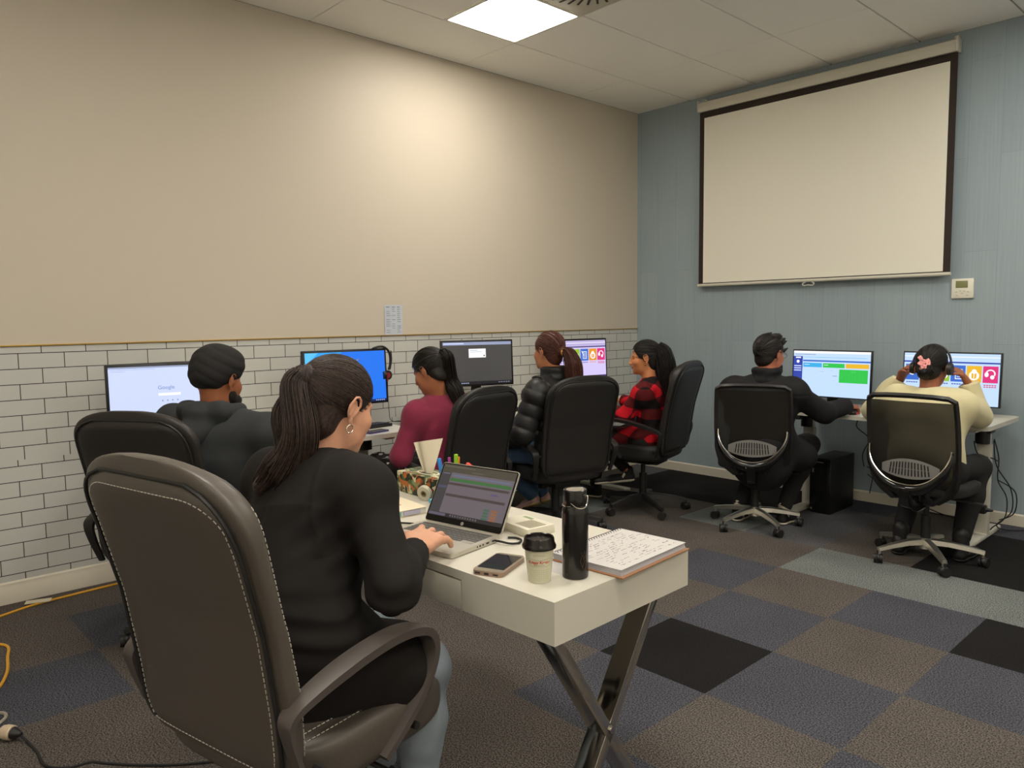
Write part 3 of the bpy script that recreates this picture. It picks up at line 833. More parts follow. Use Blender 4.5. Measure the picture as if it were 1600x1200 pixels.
def paint_dark(s):
    s.rect(0, 0, 1, 1, E_dark, 0).rect(0, 0, 1, .07, E_grey, 1).rect(.01, .02, .3, .045, E_white, 2)
    s.rect(.37, .16, .62, .37, E_pale, 1).rect(.39, .19, .5, .2, E_grey, 2).rect(.39, .23, .56, .238, E_grey, 2).rect(.585, .31, .605, .34, E_dark, 2)
    s.rect(0, .93, 1, 1, emis('glow_bar_black', (34, 30, 34)), 1).rect(.0, .945, .14, .985, E_white, 2)
    for i in range(7): s.rect(.16 + .03 * i, .955, .18 + .03 * i, .98, E_grey, 2)
    for i in range(5): s.rect(.8 + .035 * i, .96, .82 + .035 * i, .975, E_grey, 2)
def headphones(s, u, v, r):
    s.disc(u, v, r, E_pale, 4, -.5, PI + .1, r * .72)
    s.disc(u - r * .45, v + r * .18, r * .42, E_pale, 5, sq=1.35); s.disc(u + r * .22, v + r * .75, r * .42, E_pale, 5, sq=1.1)
def tiles(s, base):
    s.rect(0, 0, 1, 1, base, 0).rect(0, 0, 1, .16, E_sky if base is not E_lilac else emis('glow_lilac2', (190, 176, 222)), 1).rect(0, .06, 1, .075, E_pale, 2).rect(0, .16, 1, .19, E_navy if base is E_lilac else E_dblue, 2)
    cols = [E_blue, E_pink, E_lime, E_blue, E_orange if base is E_lilac else E_amber, E_pink]
    for k in range(6):
        u0 = .02 + .163 * k; u1 = u0 + .15
        s.rect(u0, .23, u1, .55, cols[k], 2)
        uc = (u0 + u1) / 2
        if k == 5: headphones(s, uc, .375, .085)
        elif k == 4:
            s.disc(uc, .34, .045, E_pale, 3); s.disc(uc, .42, .09, E_pale, 3, r2=.06); s.rect(uc - .004, .36, uc + .004, .47, E_pale, 4); s.rect(uc - .035, .38, uc - .025, .46, E_pale, 4); s.rect(uc + .025, .38, uc + .035, .46, E_pale, 4)
        elif k == 3:
            s.rect(uc - .03, .3, uc + .045, .5, E_pale, 3).rect(uc - .022, .32, uc + .037, .485, cols[k], 4)
            for j in range(4): s.rect(uc - .012, .35 + .033 * j, uc + .03, .36 + .033 * j, E_pale, 5)
            s.poly([(uc - .055, .29), (uc - .045, .28), (uc - .01, .4), (uc - .02, .41)], E_pale, 6)
        elif k == 2:
            s.disc(uc - .02, .33, .045, E_pale, 3); s.disc(uc + .03, .42, .05, E_pale, 3, sq=1.4); s.disc(uc - .025, .45, .04, E_pale, 3)
        else: s.disc(uc, .38, .07, E_pale, 3, r2=.03)
        for j in range(2 if k == 5 else 1):
            for q in range(5): s.rect(u0 + .012 + .026 * q, .585 + .035 * j, u0 + .032 + .026 * q, .605 + .035 * j, E_red if k == 5 else (E_dblue if k != 4 else E_orange), 2)
    if base is E_lilac: s.rect(0, .955, 1, 1, emis('glow_task_violet', (70, 50, 110)), 3)
    else: s.rect(.02, .7, .5, .82, emis('glow_banner', (84, 130, 220)), 2)
def paint_tiles_violet(s): tiles(s, E_lilac)
def paint_tiles_blue(s): tiles(s, E_sky)
def paint_dashboard(s):
    s.rect(0, 0, 1, 1, E_sky, 0).rect(0, 0, 1, .05, E_pale, 1).rect(.02, .07, .3, .085, E_grey, 1)
    s.rect(0, .12, .125, 1, E_dblue, 1).rect(.03, .135, .1, .165, E_pale, 2).disc(.062, .24, .035, E_pale, 2)
    for v in (.33, .38, .43): s.rect(.01, v, .11, v + .022, E_white, 2)
    s.rect(.15, .135, .95, .142, E_cyan, 1).rect(.13, .2, 1, .235, E_blue, 1)
    for u0, u1, c in ((.135, .385, E_cyan), (.4, .68, E_green), (.695, .985, E_amber)): s.rect(u0, .265, u1, .36, c, 2)
    s.rect(.15, .3, .22, .31, E_pale, 3); s.rect(.415, .3, .47, .31, E_pale, 3)
    s.rect(.615, .39, .975, .68, E_green, 2)
    for i in range(7):
        for j in range(4): s.rect(.65 + .043 * i, .46 + .048 * j, .655 + .043 * i, .468 + .048 * j, E_lgreen, 3)
    s.rect(.76, .43, .82, .44, E_lgreen, 3)
    s.rect(.53, .535, .59, .55, E_grey, 2); s.rect(.36, .45, .42, .455, E_grey, 2); s.rect(.5, .42, .53, .425, E_grey, 2)
def mrot(nx, ny): return math.atan2(ny, nx) - PI / 2
ZD = .73
mon1 = monitor('monitor showing a white web search page beside the man in the turban', (.31, -4.31, ZD), mrot(.985, -.17), .275, paint_search, w=.56)
gl = text_mesh('search_wordmark', 'Google', .027, emis('glow_wordmark', (110, 130, 190)), Matrix.Translation((-.0, .0016, .0)) @ Matrix.Rotation(PI, 4, 'Z') @ Matrix.Rotation(PI / 2, 4, 'X'), mon1)
gl.location = (.004, .0002, .312)
mon2 = monitor('monitor showing a plain blue desktop, headset hung on its corner', (.30, -3.25, ZD), mrot(1, -.03), .295, paint_desktop, w=.57, h=.345)
mon3 = monitor('monitor showing a dark grey page with a small white box', (.30, -2.2, ZD), mrot(.94, -.34), .335, paint_dark, w=.54)
mon4 = monitor('monitor with lilac page of coloured tiles behind the puffer-jacket woman', (.29, -1.115, ZD), mrot(.985, -.17), .315, paint_tiles_violet, w=.56)
mon5 = monitor('monitor with a pale blue dashboard of green and yellow boxes', (1.975, -.34, ZD), PI, .225, paint_dashboard, w=.57, h=.34, bz=.009)
mon6 = monitor('monitor with large pink headphone tile behind the woman wearing headphones', (2.745, -.34, ZD), PI, .23, paint_tiles_blue, w=.57, h=.34, bz=.009)

# ------------------------------------------------------------------ chairs
CH_F = leather_chair('brown-black leather chair with white stitching under the woman in the black blazer', (2.735, -4.83, 0), .21, m_leather, m_stitch, a0=.3, marm=m_greyp, dz=-.01,
    arm=[(.262, -.235, .48), (.264, -.262, .56), (.266, -.262, .605), (.267, -.2, .632), (.268, -.1, .655), (.268, 0, .665), (.267, .075, .658), (.266, .122, .635), (.264, .138, .59), (.262, .115, .53), (.26, .06, .47), (.258, -.02, .41)])
CH_F.scale = (1.05, 1.02, 1.045)
CH_B = leather_chair('black leather chair tucked behind the turbaned man, turned to the tiled wall', (1.13, -4.5, 0), math.atan2(.83, -.56) - PI / 2, mat('dark_brown_leather', (44, 40, 37), rough=.45, bump=(160, .25, .0015)), None, a0=-PI / 2, dz=-.03)
CH_C = leather_chair('black leather chair behind the woman in the maroon sweater', (.99, -3.06, 0), PI / 2 + .18, m_leather2, None, dz=-.06)
CH_D = leather_chair('black leather chair behind the woman in the black puffer jacket', (.98, -2.13, 0), PI / 2 - .22, m_leather2, None, dz=-.05, a0=.55)
CH_E = leather_chair('black leather chair under the woman in the red plaid shirt', (1.09, -1.34, 0), math.atan2(-.25, -.96) - PI / 2, m_leather2, None, a0=.2)
CH_M = mesh_chair('mesh-back chair with silver star base under the man in the dark jacket', (1.87, -1.17, 0), .42, .3)
CH_G = mesh_chair('mesh-back chair with silver star base under the woman in the cream jacket', (2.9, -1.15, 0), -.02, .35)
for c in (CH_M, CH_G): c.scale = (.93, .93, .955)
# ------------------------------------------------------------------ white desk with X legs
WD = (2.634, -4.243, 0); WR = .035
def wd(x, y):
    """desk-top point in the desk's own frame -> world"""
    c, s = math.cos(WR), math.sin(WR); return (WD[0] + c * x - s * y, WD[1] + s * x + c * y)
t = thing('writing_desk', 'white writing desk with crossed chrome legs holding the laptop', 'desk', WD, WR)
b = MB(); b.box((0, 0, .7385), (1.2, .54, .023))
b.box((0, .0115, .688), (1.2, .517, .078)); b.box((.445, -.2585, .688), (.31, .023, .078)); b.box((-.445, -.2585, .688), (.31, .023, .078))
b.build('desk_top', m_white_desk, t)
d = MB(); d.box((0, -.259, .6865), (.573, .021, .073), bev=.001); d.build('drawer', m_white_desk, t)
for sx in (-1, 1):
    for sy in (-1, 1):
        L = MB(); x = sx * .515
        a, c = V((x + .0 * sx, sy * .215, .649)), V((x, -sy * .205, .0))
        di = (c - a).normalized(); R = di.to_track_quat('Z', 'X').to_matrix()
        xa = V((1, 0, 0)); ya = di.cross(xa).normalized()
        R = Matrix((xa, ya, di)).transposed()
        L.box((a + c) / 2, (.06, .032 if sy > 0 else .03, (c - a).length - .012), R, bev=.001)
        L.build('cross_leg', m_chrome, t)
    f = MB(); f.box((sx * .515, .19, .645), (.07, .09, .008)); f.box((sx * .515, -.19, .645), (.07, .09, .008)); f.cyl((sx * .55, .005, .326), (sx * .475, .005, .326), .01, n=12); f.build('leg_bracket', m_chrome, t)
f = MB(); f.box((.39, -.21, .641), (.06, .05, .018)); f.box((0, -.21, .641), (.72, .02, .016)); f.build('under_rail', m_blackp, t)
f = MB(); rn = random.Random(8)
f.sheet(lambda u, v: (.515 - .034 + .012 * math.sin(9 * u + 5 * v), -.125 - .05 * u + .014 * math.sin(14 * v + 4 * u), .03 + .085 * v + .01 * math.sin(17 * u)), 10, 10)
f.build('plastic_wrap', mat('clear_wrap', (220, 222, 220), rough=.15, alpha=.45), t, fixn=False)
ZT = .7502

# laptop
m_lap = mat('laptop_silver', (196, 190, 176), rough=.35, metal=.55)
t = thing('laptop', 'open silver laptop with a dim page of green bars on its screen', 'laptop', (2.684, -4.389, ZT), .171)
t.scale = (.96, .97, .94)
b = MB(); b.prism(rrect(.312, .214, .012, 5), .0125, Matrix.Translation((0, 0, .002))); 
for sx in (-1, 1):
    for sy in (-1, 1): b.cyl((sx * .13, sy * .085, 0), (sx * .13, sy * .085, .003), .008, n=10)
base = b.build('base', m_lap, t)
b = MB(); b.box((0, .045, .0147), (.274, .098, .0006)); b.build('keyboard_well', mat('laptop_well', (150, 146, 136), rough=.5), base)
k = MB()
for r in range(6):
    n = 15 if r < 5 else 9
    x = -.1365
    for c in range(n):
        wk = .0168 if r < 5 else (.0168 if c != 4 else .085)
        if r == 5: wk = (.0168, .0168, .0168, .0168, .083, .0168, .0168, .0168, .0168)[c]
        k.box((x + wk / 2, .086 - r * .0163, .0156), (wk, .0138 if r else .009, .0016), bev=.0005, seg=1); x += wk + .0015
k.build('keys', mat('laptop_keys', (84, 82, 78), rough=.5), base)
b = MB(); b.box((0, -.06, .0147), (.11, .066, .0005)); b.build('trackpad', mat('laptop_trackpad', (184, 178, 164), rough=.3, metal=.3), base)
b = MB()
for i, (y, l) in enumerate(((.07, .01), (.045, .012), (.025, .006), (.012, .006), (.0, .004))): b.box((.1562, y, .0085), (.001, l, .0045))
b.build('ports', mat('port_dark', (30, 28, 26), rough=.6), base)
th = math.radians(29)
lid = MB(); lid.prism(rrect(.308, .2, .01, 5), .0055)
LM = Matrix.Translation((0, .107, .013)) @ Matrix.Rotation(PI / 2 - th, 4, 'X') @ Matrix.Translation((0, .103, -.0055))
lo = lid.build('lid', m_lap, t); lo.matrix_local = LM
b = MB(); b.prism(rrect(.304, .195, .008, 5), .0006, Matrix.Translation((0, 0, .0055))); b.build('bezel', m_black_gloss, lo)
s = Scr(.294, .172); D = lambda n, c: emis('dim_' + n, c, .52)
s.rect(0, 0, 1, 1, D('grey', (116, 106, 112)), 0).rect(0, 0, 1, .15, D('bar', (84, 78, 66)), 1).rect(.02, .03, .45, .05, D('tab', (110, 104, 92)), 2).rect(.42, .1, .58, .115, D('tab', (110, 104, 92)), 2)
s.rect(0, .15, .14, .93, D('side', (74, 70, 72)), 1).rect(.02, .17, .12, .19, D('head', (120, 118, 126)), 2).rect(.01, .42, .13, .47, D('sel', (84, 84, 104)), 2)
s.rect(.17, .19, .97, .225, D('blue', (112, 118, 138)), 1).rect(.15, .255, 1 - .02, .315, D('green', (70, 116, 66)), 1).rect(.14, .345, .97, .39, D('strip', (82, 70, 68)), 1)
s.rect(.15, .56, .96, .61, D('strip', (82, 70, 68)), 1).rect(.75, .45, .84, .475, D('link', (96, 84, 132)), 2)
for j in range(4): s.rect(.72, .73 + .055 * j, .79, .77 + .055 * j, D('teal', (74, 108, 88)), 2); s.rect(.82, .73 + .055 * j, .9, .77 + .055 * j, D('tan', (156, 104, 74)), 2)
s.rect(0, .93, 1, 1, D('task', (52, 46, 48)), 2).rect(0, .94, .24, .99, D('find', (104, 98, 112)), 3)
for i in range(11): s.rect(.3 + .035 * i, .945, .318 + .035 * i, .98, D('icon', (116, 108, 110)), 3)
so = s.mb.build('screen', s.mats, lo, fixn=False)
so.matrix_local = Matrix.Translation((0, .008, .0063)) @ Matrix.Rotation(-PI / 2, 4, 'X') @ Matrix.Rotation(PI, 4, 'Y') if False else Matrix(((-1, 0, 0, 0), (0, 0, 1, .008), (0, 1, 0, .0063), (0, 0, 0, 1)))
b = MB(); b.cyl((0, -.0895, .0061), (0, -.0895, .0066), .006, n=16); b.build('logo', mat('laptop_logo', (170, 164, 160), rough=.3, metal=.5), lo)
# cables of the laptop
def cable(name, label, pts, r=.003, m=None, k=6, group=None):
    mb = MB(); mb.tube(spline(pts, k), r, 8); o = mb.build(name, m or m_cable); tag(o, label, 'cable', group); return o
cz = ZT + .0035
def lap(x, y, z=0): c, s = math.cos(.171), math.sin(.171); return (2.678 + c * x - s * y, -4.386 + s * x + c * y, ZT + z)
cable('adapter_cable', 'short black adapter cable looping out of the right side of the laptop', [lap(.157, .07, .0085), lap(.18, .071, .0085), lap(.205, .078, .006), lap(.216, .102, .004), lap(.205, .128, .004), lap(.18, .135, .004), lap(.16, .125, .004)], .0032)
cable('charger_cable', 'thin black charger cable running left from the laptop across the white desk', [lap(-.158, .07, .007), lap(-.19, .068, .004), lap(-.25, .045, .004), lap(-.33, .05, .004), lap(-.42, .1, .004)], .0028)

# phone
t = thing('smartphone', 'pink-gold smartphone lying face up in front of the laptop', 'phone', (2.98, -4.417, ZT), .394)
b = MB(); b.prism(rrect(.082, .148, .014, 6), .012, Matrix.Translation((0, 0, 0))); cs = b.build('case', mat('phone_case', (150, 126, 108), rough=.35), t)
b = MB(); b.prism(rrect(.077, .143, .012, 6), .0008, Matrix.Translation((0, 0, .012))); b.build('face_glass', mat('phone_face', (140, 130, 112), rough=.15), t)
b = MB(); b.prism(rrect(.072, .112, .003, 3), .0006, Matrix.Translation((0, 0.004, .0128))); b.build('display', mat('phone_black', (30, 30, 34), rough=.08), t)
b = MB(); b.box((0, -.0742, .006), (.012, .001, .005)); b.box((-.024, -.0742, .006), (.014, .001, .003)); b.box((.024, -.0742, .006), (.014, .001, .003)); b.build('port', mat('port_dark'), cs)

# coffee cup
t = thing('coffee_cup', 'small cream paper coffee cup with a black lid', 'cup', (3.117, -4.412, ZT))
b = MB(); b.lathe([(.0255, 0), (.027, .001), (.0355, .086), (.037, .087), (.036, .09)], 48); cup = b.build('paper_cup', mat('cup_cream', (206, 202, 176), rough=.6), t)
b = MB(); b.lathe([(.0375, .080), (.0405, .081), (.041, .086), (.0395, .089), (.0385, .0915), (.0372, .094), (.036, .104), (.0345, .1065), (.0325, .105), (.0315, .099), (.004, .098)], 48)
b.cyl((.022, -.012, .0983), (.022, -.012, .0995), .003, n=10); b.build('lid', mat('lid_black', (28, 22, 20), rough=.22), t)
def on_cup(parent, body, size, z, m, shear=0.0, bold=0.0, ang=0.0, name='print'):
    o = text_mesh(name, body, size, m, Matrix.Identity(4), parent, extrude=0, shear=shear, bold=bold)
    a0 = math.atan2(CAM[1] + 4.412, CAM[0] - 3.117) + ang
    for v in o.data.vertices:
        x, y = v.co.x, v.co.y; zz = z + y; r = .0272 + (.0355 - .027) * zz / .086 + .0003; a = a0 + x / r
        v.co = (r * math.cos(a), r * math.sin(a), zz)
    return o
on_cup(cup, 'Krispy Kreme', .0098, .052, mat('print_red', (196, 74, 58), rough=.6), .12, .0003, name='cup_wordmark')
on_cup(cup, 'DOUGHNUTS', .0042, .0445, mat('print_green', (70, 82, 54), rough=.6), name='cup_subline')
on_cup(cup, 'HANDLE WITH CARE', .0036, .071, mat('print_olive', (134, 140, 106), rough=.6), name='cup_note') if False else None
b = MB(); a0 = math.atan2(CAM[1] + 4.412, CAM[0] - 3.117)
def cp(a, z): r = .0272 + (.0085) * z / .086 + .00025; return V((r * math.cos(a0 + a), r * math.sin(a0 + a), z))
bow = [(-.95, .06), (-.8, .0605), (0, .0575), (.8, .0605), (.95, .06), (.8, .045), (.5, .041), (0, .0405), (-.5, .041), (-.8, .045), (-.95, .06)]
for (a1, z1), (a2, z2) in zip(bow[:-1], bow[1:]):
    b.tube([cp(a1 + (a2 - a1) * i / 6, z1 + (z2 - z1) * i / 6) for i in range(7)], .0003, 5)
for z in (.071, .068):
    b.tube([cp(-.45 + .09 * i, z) for i in range(11)], .0003, 5)
for i in range(-5, 6): b.tube([cp(i * .16, .006 + .002 * abs(i)), cp(i * .16, .036)], .00018, 4)
for j in range(6): b.tube([cp(-.8 + .16 * i, .008 + .005 * j) for i in range(11)], .00018, 4)
b.build('cup_lines', mat('print_olive', (158, 158, 122), rough=.6), cup)

# bottle
t = thing('water_bottle', 'tall glossy black steel bottle standing on the white desk', 'bottle', (3.159, -4.331, ZT))
m_bot = mat('bottle_black', (24, 22, 21), rough=.22, coat=.3)
b = MB(); b.lathe([(.029, 0), (.0313, .002), (.0318, .006), (.0318, .158), (.0312, .166), (.0288, .172), (.0278, .175), (.0278, .178)], 48); body = b.build('body', m_bot, t)
b = MB(); b.lathe([(.0284, .178), (.0287, .18), (.0287, .21), (.0277, .2135), (.0262, .2145), (.024, .2138), (.021, .2125), (.002, .2125)], 48); cap = b.build('cap', m_bot, t)
b = MB(); b.cyl((0, 0, .2126), (0, 0, .2136), .0215, n=36); b.build('cap_disc', mat('brushed_steel', (176, 168, 150), rough=.35, metal=.8), cap)
b = MB(); b.tube(spline([(.0125, -.0285, .186), (.028, -.022, .176), (.0385, -.006, .178), (.037, .004, .2), (.031, .0, .205)], 6), .0012, 8)
b.tube(spline([(-.0278, -.004, .176), (-.02, -.023, .1765), (0, -.0305, .1765), (.0125, -.0285, .178)], 6), .0013, 8); b.tube([(.029, 0, .204), (.034, .0, .204)], .004, 8); b.build('carry_loop', m_chrome, cap)
b = MB(); a1 = math.atan2(CAM[1] + 4.331, CAM[0] - 3.159) + .55
def bp(a, z): return V((.0321 * math.cos(a1 + a), .0321 * math.sin(a1 + a), z))
for pl in ([(0, .03), (.2, .045), (0, .062), (-.16, .045), (0, .03), (.26, .022), (.4, .04)], [(-.1, .068), (.1, .056), (.24, .07)], [(.1, .05), (.34, .06), (.4, .04)]):
    b.tube([bp(a, z) for a, z in pl], .0004, 5)
b.build('bottle_emblem', mat('emblem_brown', (120, 96, 66), rough=.4, metal=.5), body)

# spiral notebook with handwriting
t = thing('spiral_notebook', 'open spiral notebook covered in handwriting at the desk\'s right end', 'notebook', (3.132, -4.124, ZT), .074)
b = MB(); b.box((.003, 0, .002), (.222, .312, .004), bev=.001); b.build('back_cover', mat('kraft_orange', (156, 112, 80), rough=.6), t)
b = MB()
for i in range(9): b.box((.0 - .0006 * i, .0005 * (i % 3), .0052 + .0016 * i), (.21, .3, .0013))
b.build('pages', mat('page_edges', (190, 187, 190), rough=.8), t)
b = MB(); b.sheet(lambda u, v: (-.106 + .212 * u, -.151 + .302 * v, .0194 + .0035 * max(0, u - .55) ** 2 * (1.2 - v)), 10, 10); b.build('top_page', mat('page_white', (194, 190, 186), rough=.8), t, fixn=False)
b = MB()
for i in range(26):
    y = -.14 + i * .0112
    b.tube([V((-.103 + .009 * math.cos(a), y, .0105 + .0125 * math.sin(a))) for a in [2 * PI * j / 14 for j in range(14)]], .0009, 5, loop=True, up=(0, 1, 0))
b.build('spiral', mat('wire_dark', (52, 48, 46), rough=.4, metal=.5), t)
b = MB(); rn = random.Random(12)
for row in range(15):
    x = .085 - row * .0115; y = -.13 + rn.uniform(0, .02)
    while y < .12:
        L = rn.uniform(.008, .03)
        if rn.random() < .74:
            pts = []; n = int(L / .0022)
            for i in range(n): pts.append(V((x + rn.uniform(-.0026, .0026) + .0012 * math.sin(i * 2.1), y + L * i / n, .0202 + .0035 * max(0, (x + .106) / .212 - .55) ** 2)))
            if len(pts) > 2: b.tube(pts, rn.choice((.00022, .0003)), 4, cap=False)
        y += L + rn.uniform(.003, .012)
b.build('handwriting', mat('pencil_grey', (120, 112, 108), rough=.8), t)
b = MB(); b.prism([(-.075, -.06), (.075, -.055), (.07, .05), (-.078, .045)], .0006)
o = b.build('loose_paper', mat('page_white'), None, loc=(3.09, -4.29, ZT - .0004)); tag(o, 'white sheet of paper lying under the black bottle', 'paper')

# small white box
t = thing('gadget_box', 'flat white cardboard box with a grey window behind the coffee cup', 'box', (2.785, -4.135, ZT), -.12)
b = MB(); b.box((0, 0, .0125), (.145, .1, .025), bev=.002); b.build('carton', mat('carton_white', (214, 208, 188), rough=.5), t)
b = MB(); b.box((.03, -.005, .0253), (.07, .062, .0006)); b.build('window', mat('carton_window', (164, 156, 132), rough=.35), t)
b = MB(); b.box((-.03, .032, .0253), (.04, .012, .0005)); b.build('green_label', mat('label_green', (142, 158, 112), rough=.6), t)

# binder
t = thing('report_binder', 'cream covered report with red title and coloured tabs beside the laptop', 'binder', (2.262, -4.318, ZT), -.08)
b = MB(); b.box((0, 0, .011), (.29, .206, .018), bev=.001); b.build('pages', mat('binder_pages', (206, 200, 196), rough=.8), t)
b = MB(); b.box((0, 0, .0215), (.297, .21, .0022), bev=.0006); b.box((0, 0, .001), (.297, .21, .002), bev=.0006); b.build('cover', mat('binder_cream', (222, 208, 178), rough=.45), t)
for i, (y, c) in enumerate(((-.078, (202, 166, 52)), (-.02, (112, 168, 158)), (.05, (176, 172, 192)))):
    b = MB(); b.box((.1465, y, .012), (.006, .06 if i else .04, .013)); b.build('divider_tab', mat('tab_%d' % i, c, rough=.5), t)
m_redp = mat('title_red', (178, 72, 60), rough=.6)
text_mesh('title', 'Proposals', .026, m_redp, Matrix.Translation((.03, .045, .0228)), t, shear=.2)
text_mesh('subtitle', 'Business', .013, m_redp, Matrix.Translation((.03, .012, .0228)), t, shear=.2) if False else None
b = MB(); b.box((.03, .015, .0228), (.055, .0035, .0003)); b.box((-.055, .052, .0228), (.02, .014, .0003)); b.build('cover_mark', m_redp, t)

# tissue box
m_jun = mat('jungle_print', (60, 76, 44), rough=.5)
nt = m_jun.node_tree; bs = nt.nodes['Principled BSDF']; tc = N(m_jun, 'ShaderNodeTexCoord')
vo = N(m_jun, 'ShaderNodeTexVoronoi'); vo.inputs['Scale'].default_value = 62; vo.inputs['Randomness'].default_value = 1
nz = N(m_jun, 'ShaderNodeTexNoise'); nz.inputs['Scale'].default_value = 26; nz.inputs['Detail'].default_value = 3
mv = N(m_jun, 'ShaderNodeMix'); mv.data_type = 'VECTOR'; mv.inputs['Factor'].default_value = .06
nt.links.new(tc.outputs['Object'], nz.inputs['Vector']); nt.links.new(tc.outputs['Object'], mv.inputs['A']); nt.links.new(nz.outputs['Color'], mv.inputs['B']); nt.links.new(mv.outputs['Result'], vo.inputs['Vector'])
sp = N(m_jun, 'ShaderNodeSeparateColor'); nt.links.new(vo.outputs['Color'], sp.inputs[0])
rp = N(m_jun, 'ShaderNodeValToRGB'); rp.color_ramp.interpolation = 'CONSTANT'
cols = [(0, (40, 46, 34)), (.22, (78, 98, 56)), (.42, (128, 140, 92)), (.58, (198, 190, 152)), (.7, (58, 70, 44)), (.82, (178, 100, 44)), (.9, (138, 62, 32))]
while len(rp.color_ramp.elements) < len(cols): rp.color_ramp.elements.new(.5)
for e, (p, c) in zip(rp.color_ramp.elements, cols): e.position = p; e.color = lin(c)
nt.links.new(sp.outputs[0], rp.inputs['Fac']); nt.links.new(rp.outputs['Color'], bs.inputs['Base Color'])
t = thing('tissue_box', 'jungle-patterned tissue box with a white tissue standing out of its top', 'tissue box', (2.195, -4.052, ZT), -.02)
b = MB(); b.box((0, 0, .0375), (.235, .112, .075), bev=.0015); b.build('carton', m_jun, t)
m_fox = mat('print_orange', (176, 104, 48), rough=.55)
def fp(x, z): return V((x, -.0567, z))
for poly in ([(-.1, .04), (-.092, .047), (-.075, .044), (-.05, .045), (-.04, .036), (-.045, .022), (-.07, .028), (-.09, .028)], [(-.106, .052), (-.098, .056), (-.09, .046), (-.1, .04)], [(-.086, .03), (-.08, .03), (-.083, .008), (-.088, .008)], [(-.05, .03), (-.043, .03), (-.04, .01), (-.046, .008)], [(.07, .058), (.088, .062), (.092, .05), (.075, .046)]):
    b = MB(); b._face([b.bm.verts.new(fp(x, z)) for x, z in poly]); b.build('printed_animal', m_fox, t, fixn=False)
b = MB(); rn = random.Random(4)
def tis(u, v):
    x = (u - .5) * (.045 + .075 * v ** .8); yy = .012 * math.sin(u * 7 + 1) * (.3 + v) - .004 + .02 * v * (u - .5)
    return (x + .0 - .012 * v + .03 * (u - .5) * v, yy, .07 + v * (.105 + .03 * u) - .0 * u)
b.sheet(tis, 18, 16)
b.build('tissue', mat('tissue_white', (226, 216, 192), rough=.9, trans=0.0), t, fixn=False)
b = MB(); b.lathe([(.036, .0755), (.03, .0762)], 24, Mx=Matrix.Diagonal((1.6, .8, 1)), cap0=False, cap1=False); b.build('opening_rim', mat('tissue_white'), t, fixn=False)

# tape roll leaning on the tissue box
t = thing('tape_roll', 'roll of white sticky tape leaning against the jungle tissue box', 'tape', (2.275, -4.128, ZT + .027), .35)
Mx = Matrix.Rotation(PI / 2 + .25, 3, 'X')
b = MB(); b.lathe([(.012, -.008), (.026, -.008), (.0268, -.006), (.0268, .006), (.026, .008), (.012, .008), (.012, -.008)], 36, Mx=Mx, cap0=False, cap1=False); b.build('tape', mat('tape_white', (196, 190, 168), rough=.3), t)
b = MB(); b.lathe([(.0085, -.0085), (.0122, -.0085), (.0122, .0085), (.0085, .0085), (.0085, -.0085)], 24, Mx=Mx, cap0=False, cap1=False); b.build('core', mat('tape_core', (150, 138, 100), rough=.6), t)
b = MB(); b.box((0, 0, .006), (.05, .035, .012), rotz(.5), bev=.002)
o = b.build('sticky_notes', mat('sticky_blue', (86, 190, 212), rough=.5), None, loc=(2.325, -4.112, ZT)); tag(o, 'small bright blue pad of sticky notes behind the laptop screen', 'notepad')

# pen cup with pens
PC = (2.385, -4.085)
t = thing('pen_cup', 'black mesh pen cup between the tissue box and laptop screen', 'pen cup', (PC[0], PC[1], ZT))
b = MB(); b.lathe([(.034, .0), (.036, .002), (.04, .088), (.0405, .09), (.0385, .09), (.0345, .004), (.001, .004)], 32); b.build('cup', mat('pencup_black', (30, 32, 34), rough=.5), t)
b = MB(); b.lathe([(.0403, .07), (.0412, .07), (.0412, .074), (.0403, .074)], 32, cap0=False, cap1=False); b.build('rim_band', mat('brushed_steel'), t)
def pen(label, x, y, lx, ly, L, cb, cc, r=.0052, capl=.05):
    base = V((PC[0] + x, PC[1] + y, ZT + .0055)); top = V((PC[0] + x + lx, PC[1] + y + ly, ZT + .0055 + L + .012)); d = (top - base).normalized()
    t = thing('pen', label, 'pen', base, 0, 'pens in the black pen cup')
    b = MB(); b.cyl((0, 0, 0), d * (top - base).length * .6, r * .85, n=14); b.build('barrel', mat('pen_%d_%d_%d' % cb, cb, rough=.35), t)
    b = MB(); l = (top - base).length; b.cyl(d * (l - capl - .02), d * (l - .002), r, n=14); b.cyl(d * (l - .002), d * l, r, r * .7, n=14); b.box(d * (l - capl * .5) + V((r, -.002, 0)), (.002, .003, capl * .8)); b.build('pen_cap', mat('pen_%d_%d_%d' % cc, cc, rough=.35), t)
W_, K_ = (214, 208, 196), (40, 40, 44)
pen('blue capped highlighter leaning left in the black pen cup', -.02, -.012, -.035, -.01, .135, (70, 150, 200), (54, 132, 206), .0075)
pen('magenta capped pen beside the blue highlighter in the pen cup', -.012, .006, -.028, .005, .136, W_, (168, 66, 138))
pen('orange capped pen behind the white tips in the pen cup', .0, .014, -.008, .012, .14, W_, (226, 132, 42))
pen('lime green highlighter standing tallest in the pen cup', .006, .002, -.004, .006, .152, (150, 190, 50), (142, 190, 44), .007)
pen('red capped marker nearer the green highlighter in the pen cup', .018, .004, .04, .012, .128, W_, (224, 60, 34), .0075, .035)
pen('red capped marker leaning farthest right in the pen cup', .024, -.004, .055, .012, .126, W_, (216, 52, 34), .0075, .035)
pen('white pen with short white tip in the pen cup', -.004, -.014, -.014, -.006, .112, K_, W_, .005, .03)

